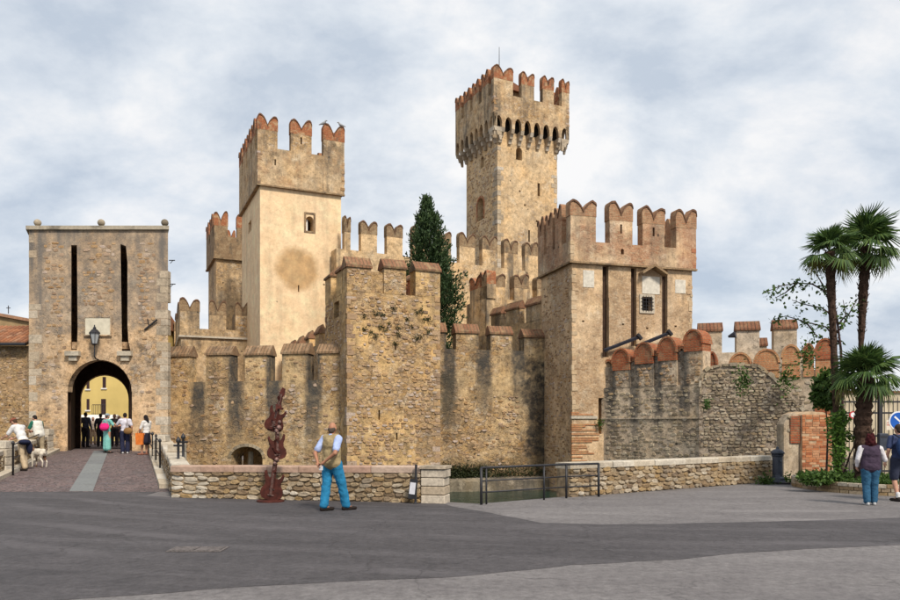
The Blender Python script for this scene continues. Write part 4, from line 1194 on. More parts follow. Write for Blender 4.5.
rubble(wb, .2, G.len - .2, -.4, zc - .05, M['rub'], .26, .13, lambda x, z: 0.0 if x > G.fx(519) or x < G.fx(452) or z > 3.2 else .10 + .95 * max(0, fuzz(x, z, .55, 11.4) + .12), h=.05, seed=9.9)
for a, b in sp[1:3]: rubble(wb, a + .05, b - .05, zc + .03, zc + .7, M['rub'], .24, .14, lambda x, z: .4, h=.03, seed=a + 30)
M['foot'] = masonry('footing', GRY, (.2, .17, .12), 2.5, 1.5, .8, (.24, .215, .15), (.18, .16, .11), stain=.8)
mb = MB(); mb.prism([[(-.6, DEEP), (.1, DEEP), (.1, -.66), (-.15, -.68), (-.6, -.85)]], (0, 0, 0), UY, UZ, UX * G.len); mb.build('footing', M['foot'], wb)
mb = MB(); _r = random.Random(2)
leaves(mb, [(abs(_r.gauss(0, 1)) % 1 * (G.len * .45 if _r.random() < .6 else G.len * .95), -.03 - _r.random() * .22, -.68 + abs(_r.gauss(0, .26))) for _ in range(4200)], .10, _r)
stuff(mb.build('moss_growth', M['tuft'], wb))

# ------------------------------------------------------------------ brick drawbridge tower on the right
G = Geo(572, 33, 16); w = G.fx(692); d = G.ly(541.5)
M['rtst'] = tinted('tower_corner_brick', [(.56, .41, .25), (.62, .48, .32), (.50, .34, .2), (.58, .45, .3)], grain=12, stain=.25)
M['redst'] = tinted('red_corner_brick', [(.42, .17, .09), (.50, .26, .15), (.36, .14, .08), (.5, .36, .22)], grain=12, stain=.3)
rt = G.at('drawbridge_tower', 'pale brick tower with three dark drawbridge slots and swallowtail merlons', 'tower')
zp = PZ(261, 33); zc = PZ(241, 33); zt = PZ(198, 33)
slots = [(602.5, 608.5, 357), (631, 636.5, 346), (662, 667.5, 340)]
holes = [rect(G.fx(a), G.fx(b), G.fz(a, y), zp - .12) for a, b, y in slots]
win = (G.fx(641.5), G.fx(652), G.fz(647, 311), G.fz(647, 297))
holes += [rect(*win)] + [rect(G.fx(a), G.fx(a + 2.4), G.fz(a, y), G.fz(a, y - 1.6)) for a, y in ((582, 322), (622, 325), (646, 329), (674.5, 327))]
low = rect(G.fx(598.5), G.fx(603.5), G.fz(600, 434), G.fz(600, 398))
shaft(rt, w, d, DEEP, zp, M['rtower'], holes + [low], [])
for k, (a, b, y) in enumerate(slots):   # timber lining set back in each slot
    mb = MB(); mb.box(G.fx(a) + .004, G.fx(b) - .004, .22, .3, G.fz(a, y), zp - .125); mb.build('slot_lining', M['darkwood'], rt)
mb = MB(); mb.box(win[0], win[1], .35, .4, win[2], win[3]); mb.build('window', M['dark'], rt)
frame(rt, win[0], win[1], win[2], win[3], .11, .05, M['white'])
mb = MB()
for i in range(4): x = win[0] + (win[1] - win[0]) * (i + .5) / 4; mb.tube([(x, -.06, win[2] - .05), (x, -.06, win[3] + .05)], .014, 5)
for i in range(4): z = win[2] + (win[3] - win[2]) * (i + .5) / 4; mb.tube([(win[0] - .05, -.06, z), (win[1] + .05, -.06, z)], .014, 5)
mb.build('window_bars', M['iron'], rt)
for (a, b, y0, y1) in ((583, 594, 287, 270), (675, 685.5, 293, 279.5), (642, 659.5, 293.5, 276)):
    mb = MB(); mb.box(G.fx(a), G.fx(b), -.02, .1, G.fz(a, y0), G.fz(a, y1)); mb.build('plaster_panel', M['fresco'], rt)
mb = MB(); x0, xm, x1 = G.fx(638.5), G.fx(650.5), G.fx(663); zz = G.fz(650, 276)
mb.prism([[(x0, zz), (xm, zz + .36), (x1, zz), (x1, zz + .1), (xm, zz + .48), (x0, zz + .1)]], (0, -.42, 0), UX, UZ, UY * .45); mb.build('window_hood', M['dullcap'], rt)
mb = MB()                              # blind arch beside the first slot
xa, xb, zs2 = G.fx(608.6), G.fx(614), G.fz(611, 308)
mb.prism([[(xa, G.fz(611, 347)), (xb, G.fz(611, 347)), (xb, zs2), (xb - .06, zs2 + .25), (xa + .08, zs2 + .42), (xa, zs2 + .44)]], (0, -.045, 0), UX, UZ, UY * .05)
mb.build('arch_moulding', M['rtower'], rt)
for (x0p, y0p, x1p, y1p) in ((602, 351, 634, 338), (634, 347, 664, 334)):   # lowered lifting beams
    p0 = Vector((G.fx(x0p), -.2, G.fz(x0p, y0p))); p1 = Vector((G.fx(x1p), -.45, G.fz(x1p, y1p)))
    mb = MB(); mb.tube([p0, p1], .085, 4); mb.build('lifting_beam', M['bluwood'], rt)
    mb = MB(); mb.tube([p1 + Vector((-.1, -.02, .1)), p1 + Vector((.1, -.02, -.1))], .1, 6); mb.build('beam_end', M['iron'], rt)
o = .13
fhp = [arch(G.fx(619.5), G.fx(622.5), G.fz(621, 255), G.fz(621, 251))]
M['rpar'] = masonry('brick_parapet', [(.46, .27, .15), (.52, .34, .2), (.40, .21, .11), (.5, .37, .22)], (.3, .21, .13), 4.6, 3.4, .4, (.60, .46, .28), (.50, .36, .21), stain=.5, bump=.45, pits=.3, bands=((w, 1.1, 8.6, 12, .45, (.36, .15, .08)),), mott=.5)
ring(rt, w, d, o, zp - .02, zc, M['rpar'], fh=fhp)
mb = MB(); mb.prism([rect(-.17, w + .17, zp - .11, zp - .03)], (0, -.18, 0), UX, UZ, UY * .17); mb.prism([rect(-.17, d + .17, zp - .11, zp - .03)], (-.18, 0, 0), UY, UZ, UX * .17); mb.build('string_course', M['dullcap'], rt)
crown(rt, G, w, d, o, zc, zt, [(569, 594.5), (604, 631), (637, 663), (670.5, 694)], 3, 'tail', M['rpar'], M['rcap'], .85, slits=(1, 2), nb=0, nr=2)
corner(rt, 0, 0, 2.2, zp - .2, M['rtst'], 15, .26); corner(rt, w, 0, 4, zp - .2, M['rtst'], 16, .26, sx=-1); corner(rt, -o, -o, zp + .02, zc - .02, M['rtst'], 17, .24); corner(rt, w + o, -o, zp + .02, zc - .02, M['redst'], 18, .24, sx=-1)
_r = random.Random(31)
mb = MB()                              # rough red courses low on the corner
for i in range(26):
    z = G.fz(572, 462) + i * .085
    if _r.random() < .6: mb.tint = _r.random(); mb.box(-.03, _r.uniform(.2, 1.5), -.035, .1, z, z + .07)
stuff(mb.build('brick_courses', M['orange'], rt))
mb = MB(); zq = G.fz(575, 416); mb.box(-.05, G.fx(597), -.06, .1, zq - .12, zq); mb.build('stone_band', M['white'], rt)
rubble(rt, .05, d - .1, -1, zp - .2, M['rub'], .26, .12, lambda x, z: .35, O=(0, d, 0), U=-UY, Nv=(-1, 0, 0), h=.03, seed=13.3)

# ------------------------------------------------------------------ keep
G = Geo(497.5, 60, 25); w = G.fx(557); d = G.ly(466.5)
kp = G.at('keep', 'tallest stone keep with machicolated parapet and red swallowtail merlons', 'tower')
zt = PZ(69, 60); zc = PZ(97, 60); zar = PZ(119, 60); zsp = PZ(130, 60); zcb = PZ(145, 60)
fh = [arch(G.fx(516), G.fx(522), G.fz(519, 160), G.fz(519, 151)), rect(G.fx(537.5), G.fx(540), G.fz(538, 196), G.fz(538, 183)), rect(G.fx(528.3), G.fx(530), G.fz(529, 242), G.fz(529, 230))]
fh += [rect(G.fx(a), G.fx(a + 1.6), G.fz(a, y), G.fz(a, y - 2)) for a, y in ((519, 192), (524, 206), (536, 222))]
lyu = lambda px: d - .9 - G.ly(px)
lh = [arch(lyu(480.5), lyu(483.8), G.lz(482, 168), G.lz(482, 160)), arch(lyu(477.5), lyu(483.5), G.lz(480, 220), G.lz(480, 205))]
shaft(kp, w, d, -.5, zsp, M['keepm'], fh, lh)
q = lh[1]; mb = MB(); mb.prism([[(x * 1, z) for x, z in arch(lyu(477.5) - .2, lyu(483.5) + .2, G.lz(480, 220), G.lz(480, 205))], q], (-.03, d - .9, 0), -UY, UZ, UX * .06); mb.build('window_surround', M['capbrick'], kp)
o = .72
# arched fascia between parapet and corbels
def fascia(L, n, O, U, E):
    p = L / n; bot = []
    for i in range(n):
        x0, x1 = i * p + .13, (i + 1) * p - .13; c = (x0 + x1) / 2; r = (x1 - x0) / 2
        bot.append((i * p, zsp)); bot.append((x0, zsp))
        for k in range(9):
            a = math.pi * (1 - k / 8)
            bot.append((c + r * math.cos(a), zsp + (zar - zsp) * math.sin(a) ** .8))
        bot.append((x1, zsp))
    bot.append((L, zsp))
    mb = MB(); mb.prism([bot + [(L, zar + .15), (0, zar + .15)]], O, U, UZ, E)
    mb.build('machicolation', M['parapet'], kp)
    for i in range(n + 1):
        for j, (pr, zh) in enumerate(((o, .33), (o * .68, .33), (o * .36, .33))):
            m2 = MB(); x = i * p; z1 = zsp - j * .34 - .004
            b0 = Vector(O) + Vector(U) * max(0.0, x - .14); uu = Vector(U) * (min(L, x + .14) - max(0.0, x - .14)); e = Vector(E).normalized()
            s_ = b0 + e * (o - pr) + UZ * z1
            vs = [s_, s_ + uu, s_ + uu + e * pr, s_ + e * pr]; vs += [v - UZ * zh + (e * .1 if k in (0, 1) else Vector((0, 0, 0))) for k, v in enumerate(vs)]
            m2.add(vs, [(0, 1, 2, 3), (7, 6, 5, 4), (0, 4, 5, 1), (1, 5, 6, 2), (2, 6, 7, 3), (3, 7, 4, 0)])
            m2.build('corbel', M['quoin'], kp)
fascia(w + 2 * o, 8, (-o, -o, 0), UX, UY * .3)
fascia(d + 2 * o, 8, (-o, d + o, 0), -UY, UX * .3)
fascia(d + 2 * o, 8, (w + o, -o, 0), UY, -UX * .3)
ring(kp, w, d, o, zar + .15, zc, M['parapet'], t=.5)
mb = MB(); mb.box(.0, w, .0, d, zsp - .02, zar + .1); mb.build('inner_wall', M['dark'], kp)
corner(kp, -o, -o, zar + .2, zc - .02, M['rub'], 35, .3); corner(kp, w + o, -o, zar + .2, zc - .02, M['rub'], 36, .3, sx=-1)
crown(kp, G, w, d, o, zc, zt, [(496, 508.5), (514.5, 529.5), (535.5, 549), (554.5, 567)], 4, 'tail', M['parapet'], M['capbrick'], 1.15, t=.45, nb=0, nr=3)
mb = MB(); mb.box(.5, w * .5, 1.2, d * .8, zar + .3, zc + 1.5)   # guard hut between the merlons
hut = mb.build('guard_hut', M['parapet'], kp)
mb = MB(); mb.prism([[(.3, zc + 1.5), (w * .5 + .9, zc + 1.5 - .35), (w * .5 + .9, zc + 1.3), (w * .35, zc + 1.95), (.3, zc + 1.62)]], (0, .9, 0), UX, UZ, UY * (d * .8)); mb.build('hut_roof', M['tileroof'], hut)
mb = MB(); mb.prism([arch(w * .3, w * .3 + .6, zc + .2, zc + .75)], (0, 1.15, 0), UX, UZ, UY * .06); mb.build('hut_window', M['dark'], hut)
mb = MB(); mb.tube([(.35, .35, zc), (.35, .35, PZ(44, 60))], [.05, .02], 6); mb.build('flagpole', M['iron'], kp)
_r = random.Random(41)
mb = MB(); z = 6.0; k = 0
while z < zcb - .3:                     # pale corner stones of the shaft
    hh = _r.uniform(.28, .45); ww = (.55 if k % 2 else .3)
    if _r.random() < .7:
        mb.tint = _r.random(); mb.box(-.025, ww, -.025, 1.1 - ww, z, z + hh - .03)
        mb.tint = _r.random(); mb.box(w - ww, w + .02, -.022, .3, z + .05, z + hh)
    z += hh; k += 1
stuff(mb.build('quoin_blocks', M['quoin'], kp))
rubble(kp, .1, d - .1, 8, zcb, M['rub'], .36, .2, lambda x, z: .4, O=(0, d, 0), U=-UY, Nv=(-1, 0, 0), h=.03, seed=15.3,
       holes=[(min(p[0] for p in h) + .9, max(p[0] for p in h) + .9, min(p[1] for p in h), max(p[1] for p in h)) for h in lh])

# ------------------------------------------------------------------ right-hand outworks
G = line(601.5, 33.5, 703, 30.2)
c1 = G.at('outwork_wall', 'grey streaked wall with four red brick rounded merlons below the brick tower', 'castle wall')
L = G.len
tops = [(613, 630, 349), (635.5, 653.5, 343.5), (658.5, 677, 337.5), (684.5, 703, 331)]
zb = G.fz(655, 386)
M['c1'] = masonry('streaked_outwork', GRY, (.12, .1, .07), 3.6, 1.7, .55, (.56, .465, .32), (.46, .375, .25), stain=.4, stainc=(.09, .083, .074), pits=.6,
                  streaks=(L * .243, G.fx(634), .32, .3, 2.9, 1.0))
mb = MB(); mb.prism([rect(0, L, DEEP, zb)], (0, 0, 0), UX, UZ, UY * .9); mb.build('wall', M['c1'], c1)
spx = [(G.fx(a), G.fx(b)) for a, b, _ in tops]
for i, (a, b, y) in enumerate(tops):
    zt_ = G.fz((a + b) / 2, y)
    merlon(c1, Vector((spx[i][0], -.02, zb + .002)), UX, UY * .7, spx[i][1] - spx[i][0], zt_ - zb, 'round', M['c1'], M['redbrick'], .92)
    rubble(c1, spx[i][0] + .04, spx[i][1] - .04, zb + .05, zt_ - .95, M['rub'], .24, .14, lambda x, z: .75, O=(0, -.02, 0), h=.035, seed=60 + i)
    nx = spx[i - 1][1] if i else 0.0
    mb = MB(); mb.box(nx + .003, spx[i][0] - .003, .08, .6, zb + .002, zt_ - .75); inf = mb.build('crenel_infill', M['grey'], c1)
    wq = spx[i][0] - nx; 
    mb = MB()
    for k in range(8):                 # hooped brick rim over the blocked crenel
        a0, a1 = math.pi * k / 8, math.pi * (k + 1) / 8
        q = [(nx + wq / 2 + r * math.cos(an), zt_ - .75 + r * 1.25 * math.sin(an)) for r, an in ((wq / 2 - .1, a0), (wq / 2 - .01, a0), (wq / 2 - .01, a1), (wq / 2 - .1, a1))]
        mb.prism([q], (0, .06, 0), UX, UZ, UY * .5)
    mb.build('brick_rim', M['capbrick'], inf)
rubble(c1, .1, L - .1, .2, zb - .05, M['rubf'], .28, .15, lambda x, z: .5 + .5 * max(0, fuzz(x, z, .5, 17.4)), h=.035, seed=17.1)
mb = MB(); mb.box(0, L, -.05, .05, G.fz(655, 419), G.fz(655, 417.5)); mb.build('string_course', M['cream'], c1)

G = line(699, 30.25, 806, 28.9)
wf = G.at('ruined_wall', 'dark rubble wall with a rounded broken top behind the low wall', 'castle wall')
L = G.len
prof = [(697, 395), (699, 380), (703, 371), (711, 366), (722, 364), (745, 363.5), (757, 364), (765, 368), (774, 377), (783, 385), (792, 398), (800, 405), (806, 412)]
P = [(max(0, min(L, G.fx(a))), G.fz(a, y)) for a, y in prof]; P[0] = (0, P[0][1]); P[-1] = (L, P[-1][1])
M['wf'] = masonry('ruined_rubble', GRY, (.11, .09, .06), 3.6, 1.7, .25, (.48, .40, .28), (.38, .32, .22), stain=.8, stainc=(.08, .075, .07), pits=.6, top=(1.8, 3.8))
mb = MB(); mb.prism([[(0, DEEP), (L, DEEP)] + P[::-1]], (0, 0, 0), UX, UZ, UY * .8); mb.build('wall', M['wf'], wf)
def roof_(x):
    for i in range(len(P) - 1):
        if P[i][0] <= x <= P[i + 1][0]:
            return P[i][1] + (P[i + 1][1] - P[i][1]) * (x - P[i][0]) / max(1e-6, P[i + 1][0] - P[i][0])
    return P[-1][1]
rubble(wf, .05, L - .05, .1, 4.2, M['rubf'], .24, .125, lambda x, z: .82, h=.06, seed=19.1, roof=roof_)
mb = MB(); _r = random.Random(6)       # rubble capstones following the broken top
for i in range(len(P) - 1):
    a, b = Vector((P[i][0], 0, P[i][1])), Vector((P[i + 1][0], 0, P[i + 1][1])); n = max(1, int((b - a).length / .22))
    for k in range(n):
        c = a.lerp(b, (k + .5) / n); mb.tint = _r.random(); s = _r.uniform(.09, .14)
        mb.box(-s, s, -.03 - _r.uniform(0, .05), .8 + _r.uniform(0, .1), -.10, _r.uniform(-.03, .07), Matrix.Translation(c) @ Matrix.Rotation(-math.atan2(b.z - a.z, b.x - a.x) + _r.uniform(-.15, .15), 4, 'Y'))
stuff(mb.build('capstones', M['rubf'], wf))

G = line(697, 32.0, 837, 29.8)
c2 = G.at('outwork_wall', 'wall with rounded orange brick merlons behind the broken rubble wall', 'castle wall')
L = G.len
zb = G.fz(770, 371)
mb = MB(); mb.prism([rect(0, L, DEEP, zb)], (0, 0, 0), UX, UZ, UY * .8); mb.build('wall', M['cream'], c2)
sp = [(709, 716, 353), (730, 751, 353.5), (754.5, 779, 349.5), (782, 800, 346), (803, 814, 344), (815.5, 834.5, 340)]
for a, b, y in sp:
    x0, x1 = G.fx(a), G.fx(b)
    merlon(c2, Vector((x0, -.05, zb - .28)), UX, UY * .6, x1 - x0, G.fz((a + b) / 2, y) - zb + .28, 'round', M['orange'], M['orange'] if a > 720 and a < 800 else M['redbrick'], min(.8, G.fz(a, y) - zb + .2))
mb = MB(); mb.box(L - .8, L + .02, -.05, .5, DEEP, zb - .5); mb.build('brick_pier', M['redbrick'], c2)
rubble(c2, .1, L - .9, .5, zb - .3, M['rubg'], .26, .14, lambda x, z: .45, h=.04, seed=23.1)

G = line(690, 34.4, 806, 33.2)
c3 = G.at('plastered_battlement', 'cream plastered battlement with three square tiled merlons right of the brick tower', 'castle wall')
zb = G.fz(750, 352)
mb = MB(); mb.prism([rect(0, G.len, DEEP, zb)], (0, 0, 0), UX, UZ, UY * .8); mb.build('wall', M['cream'], c3)
row(c3, (0, 0, 0), UX, UY * .65, [(G.fx(a), G.fx(b)) for a, b in ((699, 722), (736.5, 759.5), (774, 797))], zb, G.fz(750, 320), 'cope', M['cream'], M['darkcope'], .46)
row(c3, (0, 2.2, 0), UX, UY * .5, [(G.fx(757), G.fx(775))], zb - .5, G.fz(765, 331), 'cope', M['cream'], M['darkcope'], .4)
mb = MB(); mb.box(G.fx(752), G.fx(780), 2.25, 2.7, -.5, zb - .5); mb.build('rear_wall', M['cream'], c3)
mb = MB(); mb.tube([(G.fx(728), -.1, G.fz(728, 337)), (G.fx(735), -.2, G.fz(735, 335))], [.05, .16], 8); mb.build('floodlight', M['bluiron'], c3)

# orange brick pier with a plastered flank, where the low wall ends
G = Geo(802, 23.6, 8)
M['bpmort'] = plain('pier_mortar', (.46, .33, .21), .95, .4, 4, .1, bump=.5)
bp = G.at('brick_pier', 'crumbling orange brick pier beside the palm planter', 'brick pier')
w = G.fx(832); zt = G.fz(815, 413)
mb = MB(); mb.prism([[(0, -.3), (w + .06, -.3), (w, zt * .5), (w - .04, zt - .1), (w - .3, zt + .02), (.3, zt + .05), (0, zt - .06)]], (0, 0, 0), UX, UZ, UY * 1.2); mb.build('brickwork', M['bpmort'], bp)
_r = random.Random(51); mb = MB()
z = .02
while z < zt - .1:                     # brick faces stand out a little, unevenly, row by row
    x = _r.choice((-.12, 0.0)) + _r.uniform(-.01, .01)
    while x < w - .06:
        bw = .24
        if _r.random() < (.96 if z > .6 else .7): mb.tint = _r.random(); mb.box(max(x, .005), min(x + bw - .018, w - .01), -_r.uniform(.006, .022), .05, z, z + .063)
        x += bw
    z += .075
M['orb'] = tinted('orange_brick_face', [(.42, .14, .06), (.56, .24, .11), (.34, .11, .05), (.60, .34, .19), (.5, .2, .09)], stain=.2)
stuff(mb.build('brick_faces', M['orb'], bp))
M['flank'] = masonry('flank_plaster', GRY, (.3, .24, .16), 3.6, 1.6, 1.0, (.50, .42, .29), (.42, .34, .22), stain=.5, bump=.35, mott=.5)
x0 = G.fx(786); mb = MB(); mb.prism([[(x0, -.3), (-.004, -.3), (-.004, zt - .12), (-.15, zt), (x0 + .2, zt - .05), (x0, zt - .35)]], (0, .12, 0), UX, UZ, UY * .4); mb.build('plaster_flank', M['flank'], bp)
mb = MB(); mb.box(x0 + .2, -.006, .07, .2, zt - .95, zt - .1); mb.build('exposed_brick', M['redbrick'], bp)
rubble(bp, x0 + .05, -.05, zt - .6, zt - .02, M['rubg'], .22, .13, lambda x, z: .7, O=(0, .12, 0), h=.05, seed=27.1)


# ------------------------------------------------------------------ cypress behind the walls
def cypress():
    rnd = random.Random(77)
    Y = 41; H = PZ(195, Y)
    t = thing('cypress_tree', 'tall dark cypress between the castle walls', 'tree', (PX(433, Y), Y, 0))
    mb = MB(); mb.tube([(0, 0, -.2), (.1, 0, H * .4), (-.1, 0, H * .75), (-.35, 0, H - .6)], [.28, .2, .1, .02], 8); mb.build('trunk', M['darkwood'], t)
    mb = MB()
    # boughs: upswept sprays of small scale-leaf faces, so the outline stays ragged
    for i in range(640):
        f = rnd.random() ** .8
        z = 3.5 + (H - 4.0) * f
        a = rnd.uniform(0, 2 * math.pi)
        env = 2.05 * (1 - ((f - .28) / .74) ** 2 * .98 if f > .28 else .80 + .2 * f / .28)
        env = max(.06, env) * (1 + .26 * math.sin(z * 2.9 + 1) * math.sin(z * 1.1 + a * 2)) 
        rr = env * rnd.uniform(.4, 1.1)
        cx = -.05 - .32 * f ** 2
        base = Vector((cx + rr * .55 * math.cos(a), rr * .55 * math.sin(a), z - .35))
        tip = Vector((cx + rr * math.cos(a), rr * math.sin(a), z + rnd.uniform(.05, .5)))
        for k in range(46):
            g = rnd.random()
            p = base.lerp(tip, g) + Vector((rnd.gauss(0, .10), rnd.gauss(0, .10), rnd.gauss(0, .10))) * (1.2 - .6 * g)
            d = (tip - base).normalized() + Vector((rnd.gauss(0, .6), rnd.gauss(0, .6), rnd.gauss(.3, .5)))
            d.normalize(); s = rnd.uniform(.10, .24)
            d2 = d.cross(Vector((rnd.gauss(0, 1), rnd.gauss(0, 1), rnd.gauss(0, 1)))).normalized() * s * .22
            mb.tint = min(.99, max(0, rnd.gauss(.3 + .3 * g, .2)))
            mb.add([p, p + d * s * .5 + d2, p + d * s, p + d * s * .5 - d2], [(0, 1, 2, 3)])
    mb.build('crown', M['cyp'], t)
cypress()

# ------------------------------------------------------------------ guitar sculpture, notice stand, fountain
sc = thing('guitar_sculpture', 'rust red steel sculpture of three stacked electric guitars', 'sculpture', (PX(270.5, 16.45), 16.45, 0), math.atan2(-1.33, 5.88))
mb = MB(); mb.lathe([(.30, 0), (.30, .03), (.28, .04)], seg=32); mb.build('base_disc', M['rust'], sc, False)
GB = [(0, 0), (.14, .01), (.24, .06), (.29, .15), (.28, .26), (.22, .36), (.20, .44), (.245, .54), (.27, .64), (.235, .70), (.19, .60), (.12, .55), (.055, .56),
      (-.055, .56), (-.12, .58), (-.16, .64), (-.20, .76), (-.245, .73), (-.235, .6), (-.19, .48), (-.20, .38), (-.27, .28), (-.29, .16), (-.24, .06), (-.14, .01)]
def guitar(x, z, tilt, s, neck, spin=0.0, flip=1):
    mt = Matrix.Translation((x, 0, z)) @ Matrix.Rotation(spin, 4, 'Z') @ Matrix.Rotation(tilt, 4, 'Y') @ Matrix.Scale(s, 4)
    T = lambda v: mt @ Vector(v)
    R3 = mt.to_3x3()
    mb = MB(); mb.prism([[(flip * a, b) for a, b in GB]], T((0, -.035, 0)), R3 @ UX, R3 @ UZ, R3 @ Vector((0, .07, 0)))
    b = mb.build('guitar_body', M['rust'], sc); m = b.modifiers.new('b', 'BEVEL'); m.width = .012; m.segments = 2
    mb = MB(); mb.prism([[(-.06, .3), (.06, .3), (.05, neck), (-.05, neck)]], T((0, -.075, 0)), R3 @ UX, R3 @ UZ, R3 @ Vector((0, .06, 0))); mb.build('neck', M['rust'], sc)
    mb = MB(); mb.prism([[(-.035, neck), (.035, neck), (.085, neck + .1), (.06, neck + .27), (-.03, neck + .3), (-.07, neck + .12)]], T((0, -.07, 0)), R3 @ UX, R3 @ UZ, R3 @ Vector((0, .05, 0))); mb.build('headstock', M['rust'], sc)
    mb = MB()
    for k in range(4): mb.tube([T((-.024 + k * .016, -.082, .14)), T((-.02 + k * .013, -.082, neck + .1))], .005, 4)
    for k in range(6):
        p = T(((-1) ** k * .095, -.05, neck + .06 + .03 * k)); mb.tube([p, p + R3 @ Vector(((-1) ** (k + 1) * .06, 0, 0))], .013, 5)
    mb.build('strings', M['rustlt'], sc)
    mb = MB(); mb.prism([rect(-.08, .08, .12, .15)], T((0, -.055, 0)), R3 @ UX, R3 @ UZ, R3 @ Vector((0, .03, 0))); mb.prism([rect(-.07, .07, .27, .31)], T((0, -.05, 0)), R3 @ UX, R3 @ UZ, R3 @ Vector((0, .03, 0))); mb.build('bridge_piece', M['rustlt'], sc)
guitar(.0, .035, .14, .86, .95, 0.2)
guitar(.15, .93, .0, .74, .85, .7, -1)
guitar(.04, 1.54, .27, .74, 1.05, .15)
for (x, y, z, r) in ((.16, -.03, .93, .05), (.13, -.05, .85, .04), (.17, -.04, 1.56, .055), (.22, -.04, 1.63, .06), (.24, -.05, 1.75, .04), (.2, -.05, 1.5, .03)):
    mb = MB(); mb.lathe([(.012, -r), (r * .8, -r * .6), (r, 0), (r * .7, r * .7), (.012, r)], (x, y, z), 8); mb.build('welded_boss', M['rustlt'], sc)

_r = random.Random(61)
for i in range(16):                     # torn keys and shards welded on
    z = _r.uniform(.55, 2.3); x = .02 + .1 * z + _r.uniform(-.1, .1); a = _r.uniform(0, 6.28); L_ = _r.uniform(.08, .2)
    p = Vector((x, -.05, z)); d_ = Vector((math.cos(a), -.3, math.sin(a) * .8)) * L_; s_ = Vector((-d_.z, 0, d_.x)).normalized() * .025
    mb = MB(); mb.prism([[(-.02, 0), (.03, .01), (.045, .5 * L_), (.01, L_), (-.012, .6 * L_)]], p, s_.normalized(), d_.normalized(), Vector((0, .03, 0))); mb.build('shard', M['rust'], sc)
ns = thing('notice_stand', 'black post with a small white notice leaning on the low wall', 'sign', (PX(415.5, 16.0), 16.0, 0), R(-13))
mb = MB(); mb.tube([(0, 0, 0), (0, .05, .84)], .028, 8); mb.lathe([(.05, 0), (.05, .02), (.03, .04)], seg=10); mb.build('post', M['iron'], ns)
mb = MB(); mb.box(-.17, .0, -.05, -.03, .10, .52, Matrix.Rotation(R(7), 4, 'Y')); mb.build('board', M['iron'], ns)
mb = MB(); mb.box(-.155, -.03, -.056, -.051, .2, .45, Matrix.Rotation(R(7), 4, 'Y')); mb.build('paper', plain('notice_paper', (.62, .62, .66), .8, .1, 9), ns)

ft = thing('water_fountain', 'dark blue cast iron drinking fountain at the end of the low wall', 'fountain', (PX(777.5, 21.9), 21.9, 0))
mb = MB(); mb.lathe([(.24, 0), (.24, .06), (.21, .09), (.20, .16), (.16, .20), (.145, .26)], seg=8); mb.build('plinth', M['bluiron'], ft)
mb = MB(); mb.lathe([(.145, .24), (.14, .78), (.165, .80), (.175, .84), (.15, .86)], seg=20); mb.build('column', M['bluiron'], ft, False)
mb = MB(); mb.lathe([(.19, .86), (.195, .90), (.15, .96), (.08, 1.0), (.04, 1.01), (.045, 1.04), (.02, 1.07), (.004, 1.08)], seg=20); mb.build('cap', M['bluiron'], ft, True)
mb = MB(); mb.tube([(0, -.13, .66), (0, -.22, .67), (0, -.25, .62)], .02, 8); mb.build('spout', M['bluiron'], ft, True)
mb = MB(); mb.box(-.18, .18, -.45, -.17, 0, .05); mb.build('drain_tray', M['iron'], ft)
_r = random.Random(13)
def weed(px, Y, r, h, n, label, mat='leaf', size=.09):
    t = thing('weed_clump', label, 'plant', (PX(px, Y), Y, 0))
    mb = MB(); leaves(mb, [(_r.gauss(0, r * .5), _r.gauss(0, r * .3), abs(_r.gauss(0, h * .5))) for _ in range(n)], size, _r); mb.build('foliage', M[mat], t)
weed(766, 21.5, .25, .28, 260, 'green weeds at the wall foot left of the fountain')
weed(788, 22.3, .2, .24, 180, 'green weeds right of the fountain')

# ------------------------------------------------------------------ planter with palms
PCX, PCY, PA, PB = 10.85, 20.0, 1.42, 2.25
pl = thing('palm_planter', 'oval stone planter edging round the palms', 'planter', (PCX, PCY, 0))
_r = random.Random(17)
for c in range(3):
    a = _r.uniform(0, .1); 
    while a < 2 * math.pi:
        da = _r.uniform(.10, .2)
        r_ = lambda an, o: Vector(((PA + o) * math.cos(an), (PB + o) * math.sin(an), 0))
        mb = MB(); a1 = a + da - .012; o = _r.uniform(-.015, .02); z0, z1 = c * .09, c * .09 + .08
        p = [r_(a, -.2), r_(a, o), r_(a1, o), r_(a1, -.2)]
        mb.add([q + UZ * z0 for q in p] + [q + UZ * z1 for q in p], [(3, 2, 1, 0), (4, 5, 6, 7), (0, 1, 5, 4), (1, 2, 6, 5), (2, 3, 7, 6), (3, 0, 4, 7)])
        mb.build('stone', M['lowrub'] if c < 2 or _r.random() < .5 else M['white'], pl)
        a += da
mb = MB(); mb.prism([[((PA - .12) * math.cos(2 * math.pi * i / 32), (PB - .12) * math.sin(2 * math.pi * i / 32)) for i in range(32)]], (0, 0, .2), UX, UY, UZ * -.2); mb.build('soil', plain('soil', (.06, .045, .03), .95, .4, 9, bump=.5), pl)
mb = MB(); pts = []
for _ in range(5200):
    a = _r.uniform(0, 6.283); q = math.sqrt(_r.random()); pts.append(((PA - .15) * q * math.cos(a), (PB - .15) * q * math.sin(a), .2 + abs(_r.gauss(0, .06))))
leaves(mb, pts, .13, _r, .3, -.8)
tag(stuff(mb.build('ground_cover', M['leaf'])), 'low green grass and ground cover inside the stone planter', 'ground cover'); bpy.data.objects['ground_cover'].location = (PCX, PCY, 0)

